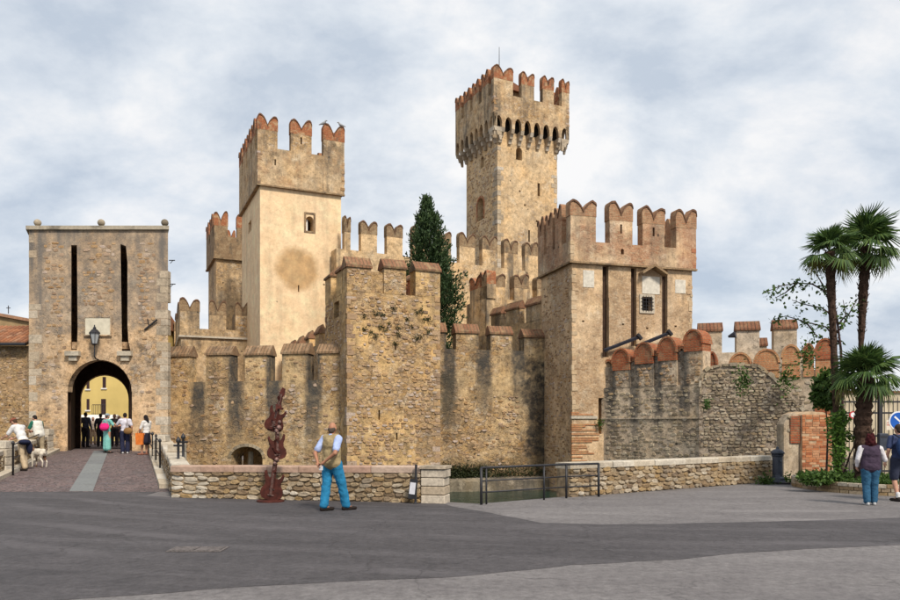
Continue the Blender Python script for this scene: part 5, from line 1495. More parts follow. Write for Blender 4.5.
def frond_mesh(name, mat, rnd, pet=.42, fan=.62, nb=26, spread=200, droop=.22):
    mb = MB()
    mb.tint = .6
    mb.tube([(0, 0, 0), (pet * .5, 0, .03), (pet, 0, .0)], [.016, .013, .009], 5)
    c = Vector((pet, 0, 0))
    for i in range(nb):
        a = R(-spread / 2 + spread * i / (nb - 1)) + rnd.gauss(0, .02)
        L = fan * (.72 + .28 * math.cos(a * .6)) * rnd.uniform(.9, 1.08)
        d = Vector((math.cos(a), math.sin(a), 0)); s = Vector((-math.sin(a), math.cos(a), 0))
        wv = .026
        p1 = c + d * L * .5 + UZ * (.05 - droop * .12); p2 = c + d * L + UZ * (-droop * rnd.uniform(.6, 1.4) * L / fan)
        p15 = c + d * L * .8 + UZ * (-.02 - droop * .45)
        mb.tint = rnd.random()
        up = UZ * .012
        mb.add([c, p1 + s * wv, p1 + up, p1 - s * wv, p15 + s * wv * .6, p15 + up, p15 - s * wv * .6, p2], [(0, 1, 2), (0, 2, 3), (1, 4, 5, 2), (2, 5, 6, 3), (4, 7, 5), (5, 7, 6)])
    return mb.mesh(name, mat)
_r = random.Random(23)
FR = [frond_mesh('frond', M['palmleaf'], _r, droop=d) for d in (.1, .2, .32)] + [frond_mesh('frond', M['palmold'], _r, droop=.4)]
M['palmbark'] = plain('palm_fibre', (.058, .036, .026), .95, .55, 14, .1, bump=.9)
M['palmbare'] = plain('palm_bare_trunk', (.062, .038, .036), .9, .35, 10, .1, bump=.6)
def palm(label, path, rads, scale, n, seed, lo=-50, old=.12, shag=()):
    rnd = random.Random(seed)
    b = Vector(path[0])
    t = thing('palm_tree', label, 'palm tree', b)
    P = [Vector(p) - b for p in path]
    # resample, ringed and shaggy trunk
    pts, rr = [], []
    for i in range(len(P) - 1):
        for k in range(12):
            f = k / 12; pts.append(P[i].lerp(P[i + 1], f)); rr.append((rads[i] * (1 - f) + rads[i + 1] * f) * (1 + .10 * (-1) ** k * (1 if rads[i] > .1 else .35)) * rnd.uniform(.94, 1.06))
    pts.append(P[-1]); rr.append(rads[-1])
    mb = MB(); mb.tube(pts, rr, 10); mb.build('trunk', M['palmbark'] if max(rads) > .1 else M['palmbare'], t)
    mb = MB()                          # old leaf bases and hanging fibre
    for i, p in enumerate(pts):
        if rr[i] < .085: continue
        for k in range(7):
            a = rnd.uniform(0, 6.283); d = Vector((math.cos(a), math.sin(a), 0)); s = Vector((-math.sin(a), math.cos(a), 0)) * .025
            q = p + d * rr[i] * .9 + UZ * rnd.uniform(-.05, .05)
            mb.add([q - s, q + s, q + s * .4 + d * .05 + UZ * rnd.uniform(.05, .12), q - s * .4 + d * .05 + UZ * rnd.uniform(.05, .12)], [(0, 1, 2, 3)])
    stuff(mb.build('leaf_bases', M['palmbark'], t))
    top = P[-1]
    ga = 2.39996
    for i in range(n):
        f = i / (n - 1)
        el = R(lo + (85 - lo) * (1 - (1 - f) ** 1.25))
        az = i * ga + rnd.uniform(-.2, .2)
        k = 3 if (f < old and rnd.random() < .8) else (2 if f < .4 else (1 if f < .75 else 0))
        o = link('frond', FR[k], t)
        o.location = top + UZ * rnd.uniform(-.12, .05)
        o.rotation_euler = (rnd.uniform(-.35, .35), -el, az)
        s = scale * rnd.uniform(.85, 1.1)
        o.scale = (s, s, s)
    return t
Yp = 20.0
palm('slender leaning palm, left one of the two tall palms', [(PX(838, Yp), Yp, 0), (PX(836, Yp), Yp, PZ(400, Yp)), (PX(832.5, Yp), Yp, PZ(320, Yp)), (PX(829.5, Yp), Yp, PZ(252, Yp))], [.105, .085, .09, .135], .84, 22, 1, -38, .06)
Yp = 21.2
palm('tallest palm with a full round crown, right of the slender leaning palm', [(PX(860, Yp), Yp, 0), (PX(861, Yp), Yp, PZ(345, Yp)), (PX(862.5, Yp), Yp, PZ(305, Yp)), (PX(866, Yp), Yp, PZ(247, Yp))], [.08, .07, .12, .16], 1.12, 27, 2, -45, .06)
Yp = 19.2
palm('short thick-trunked palm below the two tall ones', [(PX(862.5, Yp), Yp, 0), (PX(863, Yp), Yp, PZ(420, Yp)), (PX(866, Yp), Yp, PZ(378, Yp))], [.19, .20, .2], .98, 26, 3, -32, .12)

def bush(name, label, cat, blobs, mat, size, dens, seed, loc, stem=None):
    rnd = random.Random(seed)
    t = thing(name, label, cat, loc)
    mb = MB()
    for (c, r) in blobs:
        n = int(dens * r[0] * r[1] * r[2] ** .5)
        for _ in range(n):
            d = Vector((rnd.gauss(0, 1), rnd.gauss(0, 1), rnd.gauss(0, 1))).normalized() * rnd.uniform(.35, 1.05)
            leaves(mb, [(c[0] + d.x * r[0], c[1] + d.y * r[1], c[2] + d.z * r[2])], size, rnd, .5)
    mb.build('foliage', M[mat], t)
    if stem:
        mb = MB()
        for s in stem: mb.tube(s, [.035, .02, .01][:len(s)], 6)
        mb.build('stem', M['palmbare'], t)
    return t
zz = lambda py, Y: PZ(py, Y)
Yb = 20.6
bush('dark_shrub', 'dark green leafy shrub hanging left of the slender palm trunk', 'shrub', [((PX(824, Yb) - PX(826, Yb), 0, zz(388, Yb)), (.33, .3, .33)), ((.1, 0, zz(378, Yb)), (.28, .3, .25)), ((.05, 0, zz(402, Yb)), (.38, .3, .24)), ((-.22, 0, zz(397, Yb)), (.2, .2, .2))], 'leaf', .15, 9000, 5, (PX(826, Yb), Yb, 0), [[(0, 0, 0), (.05, 0, 1.5), (-.05, 0, 2.7)]])
Yb = 19.5
bush('climbing_shrub', 'bright green climbing shrub wrapped round the slender palm foot', 'shrub', [((-.02, 0, zz(421, Yb)), (.30, .26, .22)), ((.0, 0, zz(434, Yb)), (.30, .26, .28)), ((.02, 0, zz(450, Yb)), (.24, .22, .34)), ((-.02, 0, zz(466, Yb)), (.16, .16, .28)), ((.1, 0, zz(415, Yb)), (.16, .16, .13)), ((.48, 0, zz(438, Yb)), (.14, .12, .10))], 'leafbright', .11, 9500, 6, (PX(838, Yb), Yb, 0), [[(0, 0, 0), (-.08, 0, .5), (.02, 0, 1.6)], [(.05, 0, .1), (.3, 0, .9), (.5, 0, 1.35)]])
Yb = 19.0
bush('low_shrub', 'low dark shrub spilling over the left end of the planter', 'shrub', [((-.35, 0, .33), (.34, .3, .15)), ((0, 0, .35), (.3, .3, .16)), ((.35, .2, .35), (.25, .3, .17))], 'leaf', .11, 15000, 7, (PX(825, Yb), Yb, 0))
# sparse young tree whose twigs reach out over the outwork
def twig_tree():
    rnd = random.Random(88); Y = 20.9
    b = Vector((PX(842, Y), Y, 0))
    t = thing('young_tree', 'sparse young tree with thin twigs reaching left of the palms', 'tree', b)
    W = lambda px, py, dy=0.0: Vector((PX(px, Y + dy), Y + dy, PZ(py, Y + dy))) - b
    mb = MB(); mb.tube([(0, 0, 0), W(843, 430), W(841, 350), W(836, 312), W(828, 293)], [.05, .045, .035, .026, .018], 7); mb.build('trunk', M['palmbare'], t)
    br = [[W(828, 293), W(812, 284, -.2), W(797, 283, -.3), W(780, 286, -.4), W(762, 294, -.5)], [W(826, 292), W(820, 280, .1), W(810, 264, .2)], [W(797, 283, -.3), W(785, 293, -.3), W(775, 298, -.3)],
          [W(841, 345), W(826, 327, .2), W(806, 322, .3), W(786, 316, .3), W(774, 319, .3)], [W(838, 320), W(822, 308, -.2), W(803, 304, -.3), W(792, 300, -.3)], [W(840, 330), W(850, 312, .2), W(858, 298, .3)],
          [W(838, 325), W(846, 315, -.1), W(843, 300, 0)], [W(806, 322, .3), W(815, 334, .2), W(820, 338, .2)]]
    for c in br:
        mb = MB(); n = len(c); mb.tube(c, [.026 * (1 - .7 * i / (n - 1)) for i in range(n)], 5); bo = mb.build('branch', M['palmbare'], t)
        lb_ = MB()
        for i in range(n - 1):
            for k in range(20):
                f = rnd.random(); p = c[i].lerp(c[i + 1], f) + Vector((rnd.gauss(0, .05), rnd.gauss(0, .12), rnd.gauss(-.02, .07)))
                if rnd.random() < .55 + .4 * i / n: leaves(lb_, [p, p + Vector((rnd.gauss(0, .05), 0, rnd.gauss(0, .05)))], .115, rnd, .55, .4)
        lb_.build('foliage', M['leaf'], bo)
twig_tree()
for px, py, lab in ((742, 381, 'small green plant growing on the broken rubble wall top'), (706, 405, 'tiny plant in the rubble wall face'), (806, 357, 'creeper over the orange brick merlons'), (786, 380, 'creeper at the shoulder of the broken rubble wall'), (600, 424, 'green sprig beside the slot at the brick tower foot'), (621, 423, 'green sprig on the streaked outwork wall')):
    Y = 28.0 if px > 650 else 33.2
    t_ = thing('wall_plant', lab, 'plant', (PX(px, Y), Y, PZ(py, Y)))
    mb = MB(); nn = 260 if px in (742, 806, 786) else 70; sp_ = .28 if nn > 100 else .1
    leaves(mb, [(_r.gauss(0, sp_ * .6), -abs(_r.gauss(0, .08)) - .02, _r.gauss(0, sp_)) for _ in range(nn)], .13, _r); mb.build('foliage', M['leaf'], t_)

# ------------------------------------------------------------------ garden gate, wall and signs on the right
fc = thing('iron_fence', 'tall black iron bar fence behind the palms', 'fence', (PX(836, 25.6), 25.6, 0))
FL = PX(925, 25.6) - PX(836, 25.6); ft_ = PZ(396, 25.6)
bar = MB().tube([(0, 0, .05), (0, 0, ft_ - .1), (0, 0, ft_)], [.014, .014, .003], 6).mesh('bar', M['iron'])
for i in range(int(FL / .15)):
    o = link('bar', bar, fc); o.location = (i * .15, 0, 0)
for z in (.15, PZ(436, 25.6), PZ(413, 25.6), ft_ - .2):
    mb = MB(); mb.box(-.1, FL, -.025, .025, z - .03, z + .03); mb.build('rail', M['iron'], fc)
for x in (-.1, PX(880, 25.6) - PX(836, 25.6)):
    mb = MB(); mb.box(x - .06, x + .06, -.06, .06, 0, ft_ + .12); mb.build('post', M['iron'], fc)
gw = thing('garden_wall', 'pale plastered garden wall behind the iron fence', 'wall', (PX(834, 31), 31, 0))
M['pale'] = plain('pale_plaster', (.50, .43, .31), .9, .2, 1.2, .1, bump=.3)
mb = MB(); mb.box(0, 12, 0, .4, -.2, PZ(393, 31)); mb.build('wall', M['pale'], gw)
mb = MB(); mb.box(-.05, 12.05, -.08, .48, PZ(393, 31) + .002, PZ(391, 31)); mb.build('coping', M['coping'], gw)
lwk = thing('kerb_wall', 'low cream kerb wall at the foot of the iron fence', 'low wall', (PX(836, 26.4), 26.4, 0))
mb = MB(); mb.box(0, 9, 0, .3, -.1, .55); mb.build('wall', M['pale'], lwk)
mb = MB(); mb.box(-.02, 9.02, -.03, .33, .552, .62); mb.build('coping', M['white'], lwk)
M['paper'] = plain('poster_paper', (.68, .6, .5), .85, .08, 12)
M['signred'] = plain('sign_red', (.45, .05, .05), .5, .1, 3)
M['signblue'] = plain('sign_blue', (.015, .10, .42), .4, .1, 3)
M['signwhite'] = plain('sign_white', (.75, .75, .76), .5, .05, 3)
nb_ = thing('notice_sheet', 'cream paper notice with a pink line fixed to the iron fence', 'notice', (PX(888.5, 25.5), 25.5, PZ(425, 25.5)))
mb = MB(); mb.box(-.085, .085, -.01, .01, -.17, .17); mb.build('sheet', M['paper'], nb_)
mb = MB(); mb.box(-.06, .06, -.014, -.011, -.02, .02); mb.box(-.06, .06, -.014, -.011, .06, .09); mb.build('print', plain('pink_print', (.5, .2, .16), .8, .1, 5), nb_)
ms_ = thing('small_round_sign', 'small red and white round sign hanging on the iron fence', 'sign', (PX(853, 25.5), 25.5, PZ(415, 25.5)))
def disc(r, y0, y1, seg=28): return MB().prism([[(r * math.cos(2 * math.pi * i / seg), r * math.sin(2 * math.pi * i / seg)) for i in range(seg)]], (0, y0, 0), UX, UZ, UY * (y1 - y0))
disc(.13, -.01, .01).build('disc', M['signred'], ms_)
disc(.085, -.016, -.011).build('centre', M['signwhite'], ms_)
mbx = thing('letter_box', 'dark blue metal box hung on the iron fence', 'box', (PX(882.5, 25.4), 25.4, PZ(441, 25.4)))
mb = MB(); mb.box(-.15, .15, -.09, .09, -.32, .26); b = mb.build('box', M['bluiron'], mbx); m = b.modifiers.new('b', 'BEVEL'); m.width = .03; m.segments = 3
mb = MB(); mb.box(-.11, .11, -.1, -.085, .12, .16); mb.build('slot', M['iron'], mbx)
bsn = thing('traffic_sign', 'round blue traffic sign with a white rim at the right edge', 'sign', (PX(898.5, 18.2), 18.2, 0))
mb = MB(); mb.tube([(0, .04, 0), (0, .04, PZ(412, 18.2))], .03, 10); mb.build('pole', plain('galvanised_pole', (.25, .26, .27), .5, .15, 6, .4, .6), bsn)
zc_ = PZ(421, 18.2)
o = disc(.235, -.01, .012).build('disc', M['signwhite'], bsn); o.location.z = zc_
o2 = disc(.205, -.016, -.0105).build('face', M['signblue'], bsn); o2.location.z = zc_
mb = MB(); mb.prism([[(-.12, .09), (.03, -.04), (-.01, -.09), (.12, -.11), (.10, .02), (.06, -.02), (-.09, .12)]], (0, -.02, zc_), UX, UZ, UY * .003); mb.build('arrow', M['signwhite'], bsn)

# ------------------------------------------------------------------ birds
M['gull'] = plain('bird_grey', (.3, .31, .32), .8, .3, 30)
for px, py, fl, lab in ((323.5, 122.6, 1, 'grey bird perched on the middle merlon of the cream tower'), (341.5, 124.5, -1, 'grey bird perched on the right merlon of the cream tower')):
    Y = 47.0
    bd = thing('bird', lab, 'bird', (PX(px, Y), Y - .1, PZ(py, Y) - .28), 0)
    mb = MB(); f = fl
    mb.tube([(-.28 * f, 0, .10), (-.15 * f, 0, .15), (0, 0, .2), (.1 * f, 0, .26), (.15 * f, 0, .36), (.2 * f, 0, .37), (.27 * f, 0, .35)], [.015, .05, .085, .075, .045, .045, .006], 8); mb.build('body', M['gull'], bd, True)
    mb = MB(); mb.tube([(0, .03, .14), (.01, .03, -.05)], .01, 5); mb.tube([(0, -.03, .14), (.01, -.03, -.05)], .01, 5); mb.build('legs', M['rust'], bd)

# ------------------------------------------------------------------ people and a dog
WS = bpy.data.scenes.new('workshop')     # small scratch scene for fusing shapes, removed at the end
def capsule(mb, p0, r0, p1, r1, seg=12):
    p0, p1 = Vector(p0), Vector(p1); d = p1 - p0; L = d.length or 1e-4; d = d / L
    pts, rr = [], []
    for k in range(4):
        a = math.pi / 2 * (k / 4); pts.append(p0 - d * r0 * math.cos(a)); rr.append(max(.0008, r0 * math.sin(a)))
    for f in (0, .5, 1): pts.append(p0.lerp(p1, f)); rr.append(r0 + (r1 - r0) * f)
    for k in range(3, -1, -1):
        a = math.pi / 2 * (k / 4); pts.append(p1 + d * r1 * math.cos(a)); rr.append(max(.0008, r1 * math.sin(a)))
    mb.tube(pts, rr, seg)
def ellip(mb, c, r, rot=None, seg=14):
    vs, fs = [], []; nr = 9; c = Vector(c)
    for i in range(nr + 1):
        a = math.pi * i / nr
        for k in range(seg):
            b = 2 * math.pi * k / seg
            v = Vector((r[0] * math.sin(a) * math.cos(b), r[1] * math.sin(a) * math.sin(b), -r[2] * math.cos(a)))
            if i in (0, nr): v.x *= 0; v.y *= 0; v += Vector((.0005 * math.cos(b), .0005 * math.sin(b), 0))
            vs.append(c + (rot @ v if rot else v))
    for i in range(nr):
        for k in range(seg):
            k2 = (k + 1) % seg; fs.append((i * seg + k, i * seg + k2, (i + 1) * seg + k2, (i + 1) * seg + k))
    fs.append(tuple(range(seg))[::-1]); fs.append(tuple(range(nr * seg, (nr + 1) * seg)))
    mb.add(vs, fs)
def blob(name, prims, vox, mat, parent, smooth=3, fold=0.0, seed=0.0):
    """closed primitives fused by a voxel remesh into one continuous skin"""
    mb = MB()
    for p in prims:
        if p[0] == 'c': capsule(mb, *p[1:])
        else: ellip(mb, *p[1:])
    tmp = bpy.data.objects.new('tmp', mb.mesh('tmp', mat)); WS.collection.objects.link(tmp)
    m = tmp.modifiers.new('r', 'REMESH'); m.mode = 'VOXEL'; m.voxel_size = vox
    sm = tmp.modifiers.new('s', 'SMOOTH'); sm.iterations = smooth; sm.factor = .5
    WS.view_layers[0].update(); dg = WS.view_layers[0].depsgraph
    me = bpy.data.meshes.new_from_object(tmp.evaluated_get(dg))
    tm = tmp.data; bpy.data.objects.remove(tmp); bpy.data.meshes.remove(tm)
    me.name = name
    me.materials.clear(); me.materials.append(mat)
    if fold and vox < .0125:       # cloth folds: creases that run mostly across the limb
        for v in me.vertices:
            c = v.co
            q = Vector((c.x * 7 + seed, c.y * 7, c.z * 11 + c.x * 5))
            n = noise.noise(q) + .5 * noise.noise(q * 2.1)
            r = 1 - abs(noise.noise(Vector((c.x * 5 - seed, c.y * 5, c.z * 9 - c.x * 8)))) * 2
            v.co = c + v.normal * (n * .6 + r * .55) * fold
        me.update()
    me.polygons.foreach_set('use_smooth', [True] * len(me.polygons))
    return link(name, me, parent)
def cloth(name, col, var=.18, scale=9): 
    t = NT(name); p = t.obj(); n = t.noise(p, scale, 5); f = t.noise(p, 60, 3)
    c = t.ramp(n.outputs['Fac'], [(.3, tuple(x * (1 - var) for x in col)), (.7, tuple(min(1, x * (1 + var)) for x in col))])
    t.bump(t.math('ADD', n.outputs['Fac'], t.math('MULTIPLY', f.outputs['Fac'], .2)), .6, .03)
    return t.fin(c, .88, .15)
CM = {}
def cl(col):
    k = tuple(round(c, 3) for c in col)
    if k not in CM: CM[k] = cloth('cloth_%d' % len(CM), col)
    return CM[k]
SKIN = plain('skin', (.46, .25, .17), .55, .12, 12, .3)
SKIN2 = plain('tanned_skin', (.36, .17, .10), .55, .12, 12, .3)
EYE_M = plain('eye', (.02, .015, .012), .2, .1, 5, .5)

def person(label, px, Y, z, H, face, pose=None, top=None, bottom=None, hair=None, shoes=(.03, .025, .022), skin=SKIN, vox=.018, lean=(0, 0), sleeves='short', vest=None,
           legs='trousers', hairstyle='short', headturn=0.0, hat=None, vestopen=False, nod=0.0, build=1.0, group=None):
    P = dict(hipL=(-.095, 0, .92), hipR=(.095, 0, .92), knL=(-.105, .02, .50), knR=(.105, .02, .50), anL=(-.11, -.01, .085), anR=(.11, -.01, .085),
             elL=(-.265, -.03, 1.15), elR=(.265, -.03, 1.15), wrL=(-.27, .07, .90), wrR=(.27, .07, .90), toeL=None, toeR=None)
    P.update(pose or {})
    V = {k: (Vector(v) if v else None) for k, v in P.items()}
    s = H / 1.75
    def ln(v):
        v = Vector(v); f = max(0, v.z - .95) / .7
        return Vector((v.x + lean[0] * f, v.y + lean[1] * f, v.z - (abs(lean[1]) ** 2) * .35 * f * f))
    sh = {-1: ln((-.185 * build, 0, 1.415)), 1: ln((.185 * build, 0, 1.415))}
    nk = ln((0, -.01, 1.44)); hd = ln((0, .025, 1.62)) + Vector((0, nod * .1, -abs(nod) * .04))
    root = thing('person', label, 'person', (PX(px, Y), Y, z), R(-face), group)
    root.scale = (s, s, s)
    vx = vox
    rot = Matrix.Rotation(R(-headturn), 3, 'Z') @ Matrix.Rotation(-nod, 3, 'X')
    hv = lambda x, y, zz: hd + rot @ Vector((x, y, zz))
    B = build
    torso = [('e', ln((0, 0, .97)), (.165 * B, .115 * B, .13)), ('e', ln((0, .005, 1.12)), (.145 * B, .105 * B, .17)), ('e', ln((0, 0, 1.30)), (.17 * B, .108 * B, .17)), ('c', sh[-1] + Vector((.03, 0, .0)), .065, sh[1] - Vector((.03, 0, 0)), .065)]
    body = list(torso) + [('c', nk - UZ * .03, .056, hv(0, -.01, -.06), .052), ('e', hd, (.078, .096, .114), rot), ('e', hv(0, .03, -.055), (.052, .055, .055), rot), ('c', hv(0, .085, .0), .012, hv(0, .103, -.028), .015),
                          ('e', hv(-.078, -.01, -.01), (.012, .02, .03), rot), ('e', hv(.078, -.01, -.01), (.012, .02, .03), rot), ('c', hv(-.02, .085, -.06), .008, hv(.02, .085, -.06), .008)]
    armp, legp, shoep = {}, {}, []
    for sd, k in ((-1, 'L'), (1, 'R')):
        el, wr = V['el' + k], V['wr' + k]
        S0 = sh[sd]
        body += [('c', S0, .056, el, .043), ('c', el, .041, wr, .027)]
        armp[k] = (S0, el, wr)
        d = (wr - el).normalized(); lat = d.cross(Vector((sd, .2, .1))).normalized(); nrm = d.cross(lat)
        inn = -nrm if nrm.dot(Vector((-sd, .3, 0))) < 0 else nrm
        pc = wr + d * .05
        body.append(('c', wr + d * .01, .026, pc + d * .03, .033))
        for q in range(4):
            b0 = pc + d * .04 + lat * (-.03 + .02 * q); L = (.06, .072, .068, .052)[q]
            m1 = b0 + d * L * .55 + inn * .012; body += [('c', b0, .0105, m1, .0095), ('c', m1, .0095, m1 + d * L * .4 + inn * .03, .008)]
        tb = wr + d * .03 - lat * .03; t1 = tb + d * .03 - lat * .03 + inn * .01
        body += [('c', tb, .013, t1, .011), ('c', t1, .011, t1 + d * .035 + inn * .015, .009)]
        hp, kn, an = V['hip' + k], V['kn' + k], V['an' + k]
        toe = V['toe' + k] or an + Vector((sd * .03, .17, -.045))
        body += [('c', hp, .088, kn, .056), ('c', kn, .054, kn.lerp(an, .35), .056), ('c', kn.lerp(an, .3), .056, an, .036), ('c', an - UZ * .02, .036, toe, .026)]
        legp[k] = (hp, kn, an, toe)
        back = an - (toe - an).normalized() * .05
        sb = Vector((back.x, back.y, an.z - .048)); tt = Vector((toe.x, toe.y, an.z - .05)) if abs(toe.z - an.z) < .1 else toe
        shoep.append([('c', sb, .042, sb.lerp(tt, .6), .045), ('c', sb.lerp(tt, .6), .044, tt + (tt - sb).normalized() * .02, .034), ('c', an, .045, sb + UZ * .01, .042)])
    blob('body', body, .0095 if vx < .0125 else (.013 if vx < .019 else .017), skin, root, 2)
    for i in (-1, 1):
        mb = MB(); ellip(mb, hv(i * .03, .083, .008), (.012, .008, .007), rot, 8); mb.build('eye', EYE_M, root, True)
    for q in shoep: blob('shoe', q, vx, cl(shoes), root, 2)
    inf = .016
    if top:
        t = [('e', p[1], tuple(r + inf for r in p[2])) if p[0] == 'e' else ('c', p[1], p[2] + inf, p[3], p[4] + inf) for p in (torso if legs != 'dress' else torso)]
        t.append(('c', nk - UZ * .02, .075, nk + UZ * .015, .066))
        for k in 'LR':
            S0, el, wr = armp[k]
            if sleeves == 'long': t += [('c', S0, .074, el, .058), ('c', el, .057, wr.lerp(el, .08), .043)]
            elif sleeves == 'short': t += [('c', S0, .076, S0.lerp(el, .72), .068)]
            else: t += [('c', S0, .068, S0.lerp(el, .1), .066)]
        blob('shirt', t, vx, cl(top), root, 2, .011, 3.1)
    if vest:
        t = [('e', p[1], tuple(r + inf * 2.1 for r in p[2])) if p[0] == 'e' else ('c', p[1] + Vector((.02, 0, 0)), p[2] + inf * 1.6, p[3] - Vector((.02, 0, 0)), p[4] + inf * 1.6) for p in torso]
        t += [('c', ln((-.085, -.0, .94)), .125 * B, ln((.085, 0, .94)), .125 * B), ('c', ln((-.085, -.0, 1.06)), .115 * B, ln((.085, 0, 1.06)), .115 * B), ('c', ln((-.1, 0, 1.0)), .11 * B, ln((-.1, 0, 1.25)), .10 * B), ('c', ln((.1, 0, 1.0)), .11 * B, ln((.1, 0, 1.25)), .10 * B)]
        blob('waistcoat', t, vx, cl(vest), root, 2, .012, 5.2)
    if legs == 'trousers' and bottom:
        t = [('e', ln((0, 0, .95)), (.183 * B, .132 * B, .125))]
        for k in 'LR':
            hp, kn, an, toe = legp[k]
            t += [('c', hp, .112 * B, kn, .09), ('c', kn, .09, an + UZ * .03, .083)]
        blob('trousers', t, vx, cl(bottom), root, 2, .014, 8.3)
    elif legs == 'shorts':
        t = [('e', ln((0, 0, .95)), (.183 * B, .132 * B, .125))]
        for k in 'LR':
            hp, kn, an, toe = legp[k]; t += [('c', hp, .108, hp.lerp(kn, .9), .095)]
        blob('shorts', t, vx, cl(bottom), root, 2, .012, 8.3)
        for k in 'LR':
            hp, kn, an, toe = legp[k]; blob('sock', [('c', an, .043, an + UZ * .09, .048)], vx, cl((.6, .6, .6)), root, 1)
    elif legs in ('skirt', 'dress'):
        lo = .12 if legs == 'dress' else .48
        t = [('e', ln((0, 0, .95)), (.18 * B, .13 * B, .14)), ('c', Vector((-.03, 0, .9)), .13, Vector((-.06, 0, lo + .1)), .13 if legs == 'dress' else .15), ('c', Vector((.03, 0, .9)), .13, Vector((.06, 0, lo + .1)), .13 if legs == 'dress' else .15)]
        blob('skirt', t, vx, cl(bottom), root, 2, .016, 1.3)
    if hair:
        if hairstyle == 'bald':
            t = [('e', hv(0, -.035, -.02), (.081, .068, .05), rot), ('e', hv(0, -.05, -.05), (.062, .05, .05), rot)]
        elif hairstyle == 'bob':
            t = [('e', hv(.105 * math.cos(q * 2.4) * (1 - q / 34) , -.03 + .10 * math.sin(q * 2.4) * (1 - q / 34), -.10 + q * .013), (.04, .04, .045), rot) for q in range(20) if math.sin(q * 2.4) < .45] + [('e', hv(0, -.02, .02), (.105, .108, .125), rot), ('e', hv(-.07, -.02, -.07), (.05, .07, .09), rot), ('e', hv(.07, -.02, -.07), (.05, .07, .09), rot), ('e', hv(0, -.06, -.07), (.09, .06, .1), rot)]
        elif hairstyle == 'long':
            t = [('e', hv(0, -.022, .02), (.09, .095, .11), rot), ('c', hv(0, -.06, -.03), .07, hv(0, -.09, -.22), .05), ('c', hv(-.06, -.02, 0), .035, hv(-.07, -.04, -.2), .03), ('c', hv(.06, -.02, 0), .035, hv(.07, -.04, -.2), .03)]
        else:
            t = [('e', hv(0, -.022, .028), (.083, .092, .095), rot), ('e', hv(0, -.05, -.02), (.07, .055, .07), rot)]
        blob('hair', t, vx * .8, cl(hair), root, 1, .008 if hairstyle != 'bob' else .02, 2.2)
    if hat:
        blob('hat', [('e', hv(0, -.005, .06), (.092, .108, .075), rot), ('e', hv(0, .06, .045), (.085, .11, .014), rot)], vx * .8, cl(hat), root, 1)
    return root

# the man in front
man = person('bald man in tan waistcoat and bright blue trousers with hands clasped behind him', 331.5, 14.6, .004, 1.74, 38, vox=.012, skin=SKIN2, hairstyle='bald', hair=(.085, .065, .052), headturn=-22,
       pose=dict(anL=(-.11, -.10, .085), knL=(-.11, -.03, .50), anR=(.12, .27, .085), knR=(.115, .17, .50), hipR=(.095, .03, .92), toeL=(-.07, .08, .04), toeR=(.19, .44, .04),
                 elL=(-.285, -.17, 1.13), elR=(.30, -.19, 1.14), wrL=(-.13, -.24, .95), wrR=(.10, -.25, .99)), lean=(-.02, .02),
       top=(.36, .44, .68), vest=(.34, .26, .14), bottom=(.024, .19, .36), shoes=(.022, .016, .014), build=1.06)
bk = thing('folded_paper', 'white folded paper held in the hand of the man in blue trousers', 'paper', (man.location.x - .165, man.location.y - .21, .84), R(-38))
mb = MB(); mb.box(-.045, .045, -.015, .0, -.03, .05); mb.build('sheet', M['signwhite'], bk)

# right side
wm = person('woman in purple waistcoat and jeans with a dark red bob, back turned', 870.5, 15.7, 0, 1.47, 12, vox=.012, hairstyle='bob', hair=(.045, .008, .010), top=(.62, .6, .62), sleeves='long', vest=(.052, .036, .058), bottom=(.03, .095, .17),
       shoes=(.45, .45, .45), build=1.16, pose=dict(elR=(.34, .04, 1.13), wrR=(.22, .24, 1.30), elL=(-.30, -.02, 1.15), wrL=(-.27, .12, .97), knL=(-.09, .03, .5), anL=(-.085, -.02, .085), anR=(.10, .06, .085), knR=(.1, .05, .5)))
mn = person('man in shorts carrying a navy backpack at the right picture edge', 899, 16.6, 0, 1.72, -5, vox=.014, hair=(.05, .035, .025), top=(.04, .055, .12), sleeves='short', legs='shorts', bottom=(.03, .035, .06), skin=SKIN,
       pose=dict(anL=(-.11, -.12, .085), anR=(.11, .12, .085)))
bpk = thing('backpack', 'navy backpack on the back of the man at the right edge', 'backpack', (mn.location.x - .02, mn.location.y - .25, 1.22), R(5))
blob('pack', [('e', (0, 0, 0), (.19, .11, .25)), ('e', (0, -.03, -.1), (.18, .11, .15))], .016, cl((.025, .05, .13)), bpk)
blob('pocket', [('e', (0, -.12, -.09), (.13, .05, .1))], .016, cl((.03, .07, .2)), bpk)
for i in (-1, 1):
    blob('strap', [('c', (i * .12, .02, .2), .022, (i * .13, .16, .26), .022)], .014, cl((.03, .035, .05)), bpk)

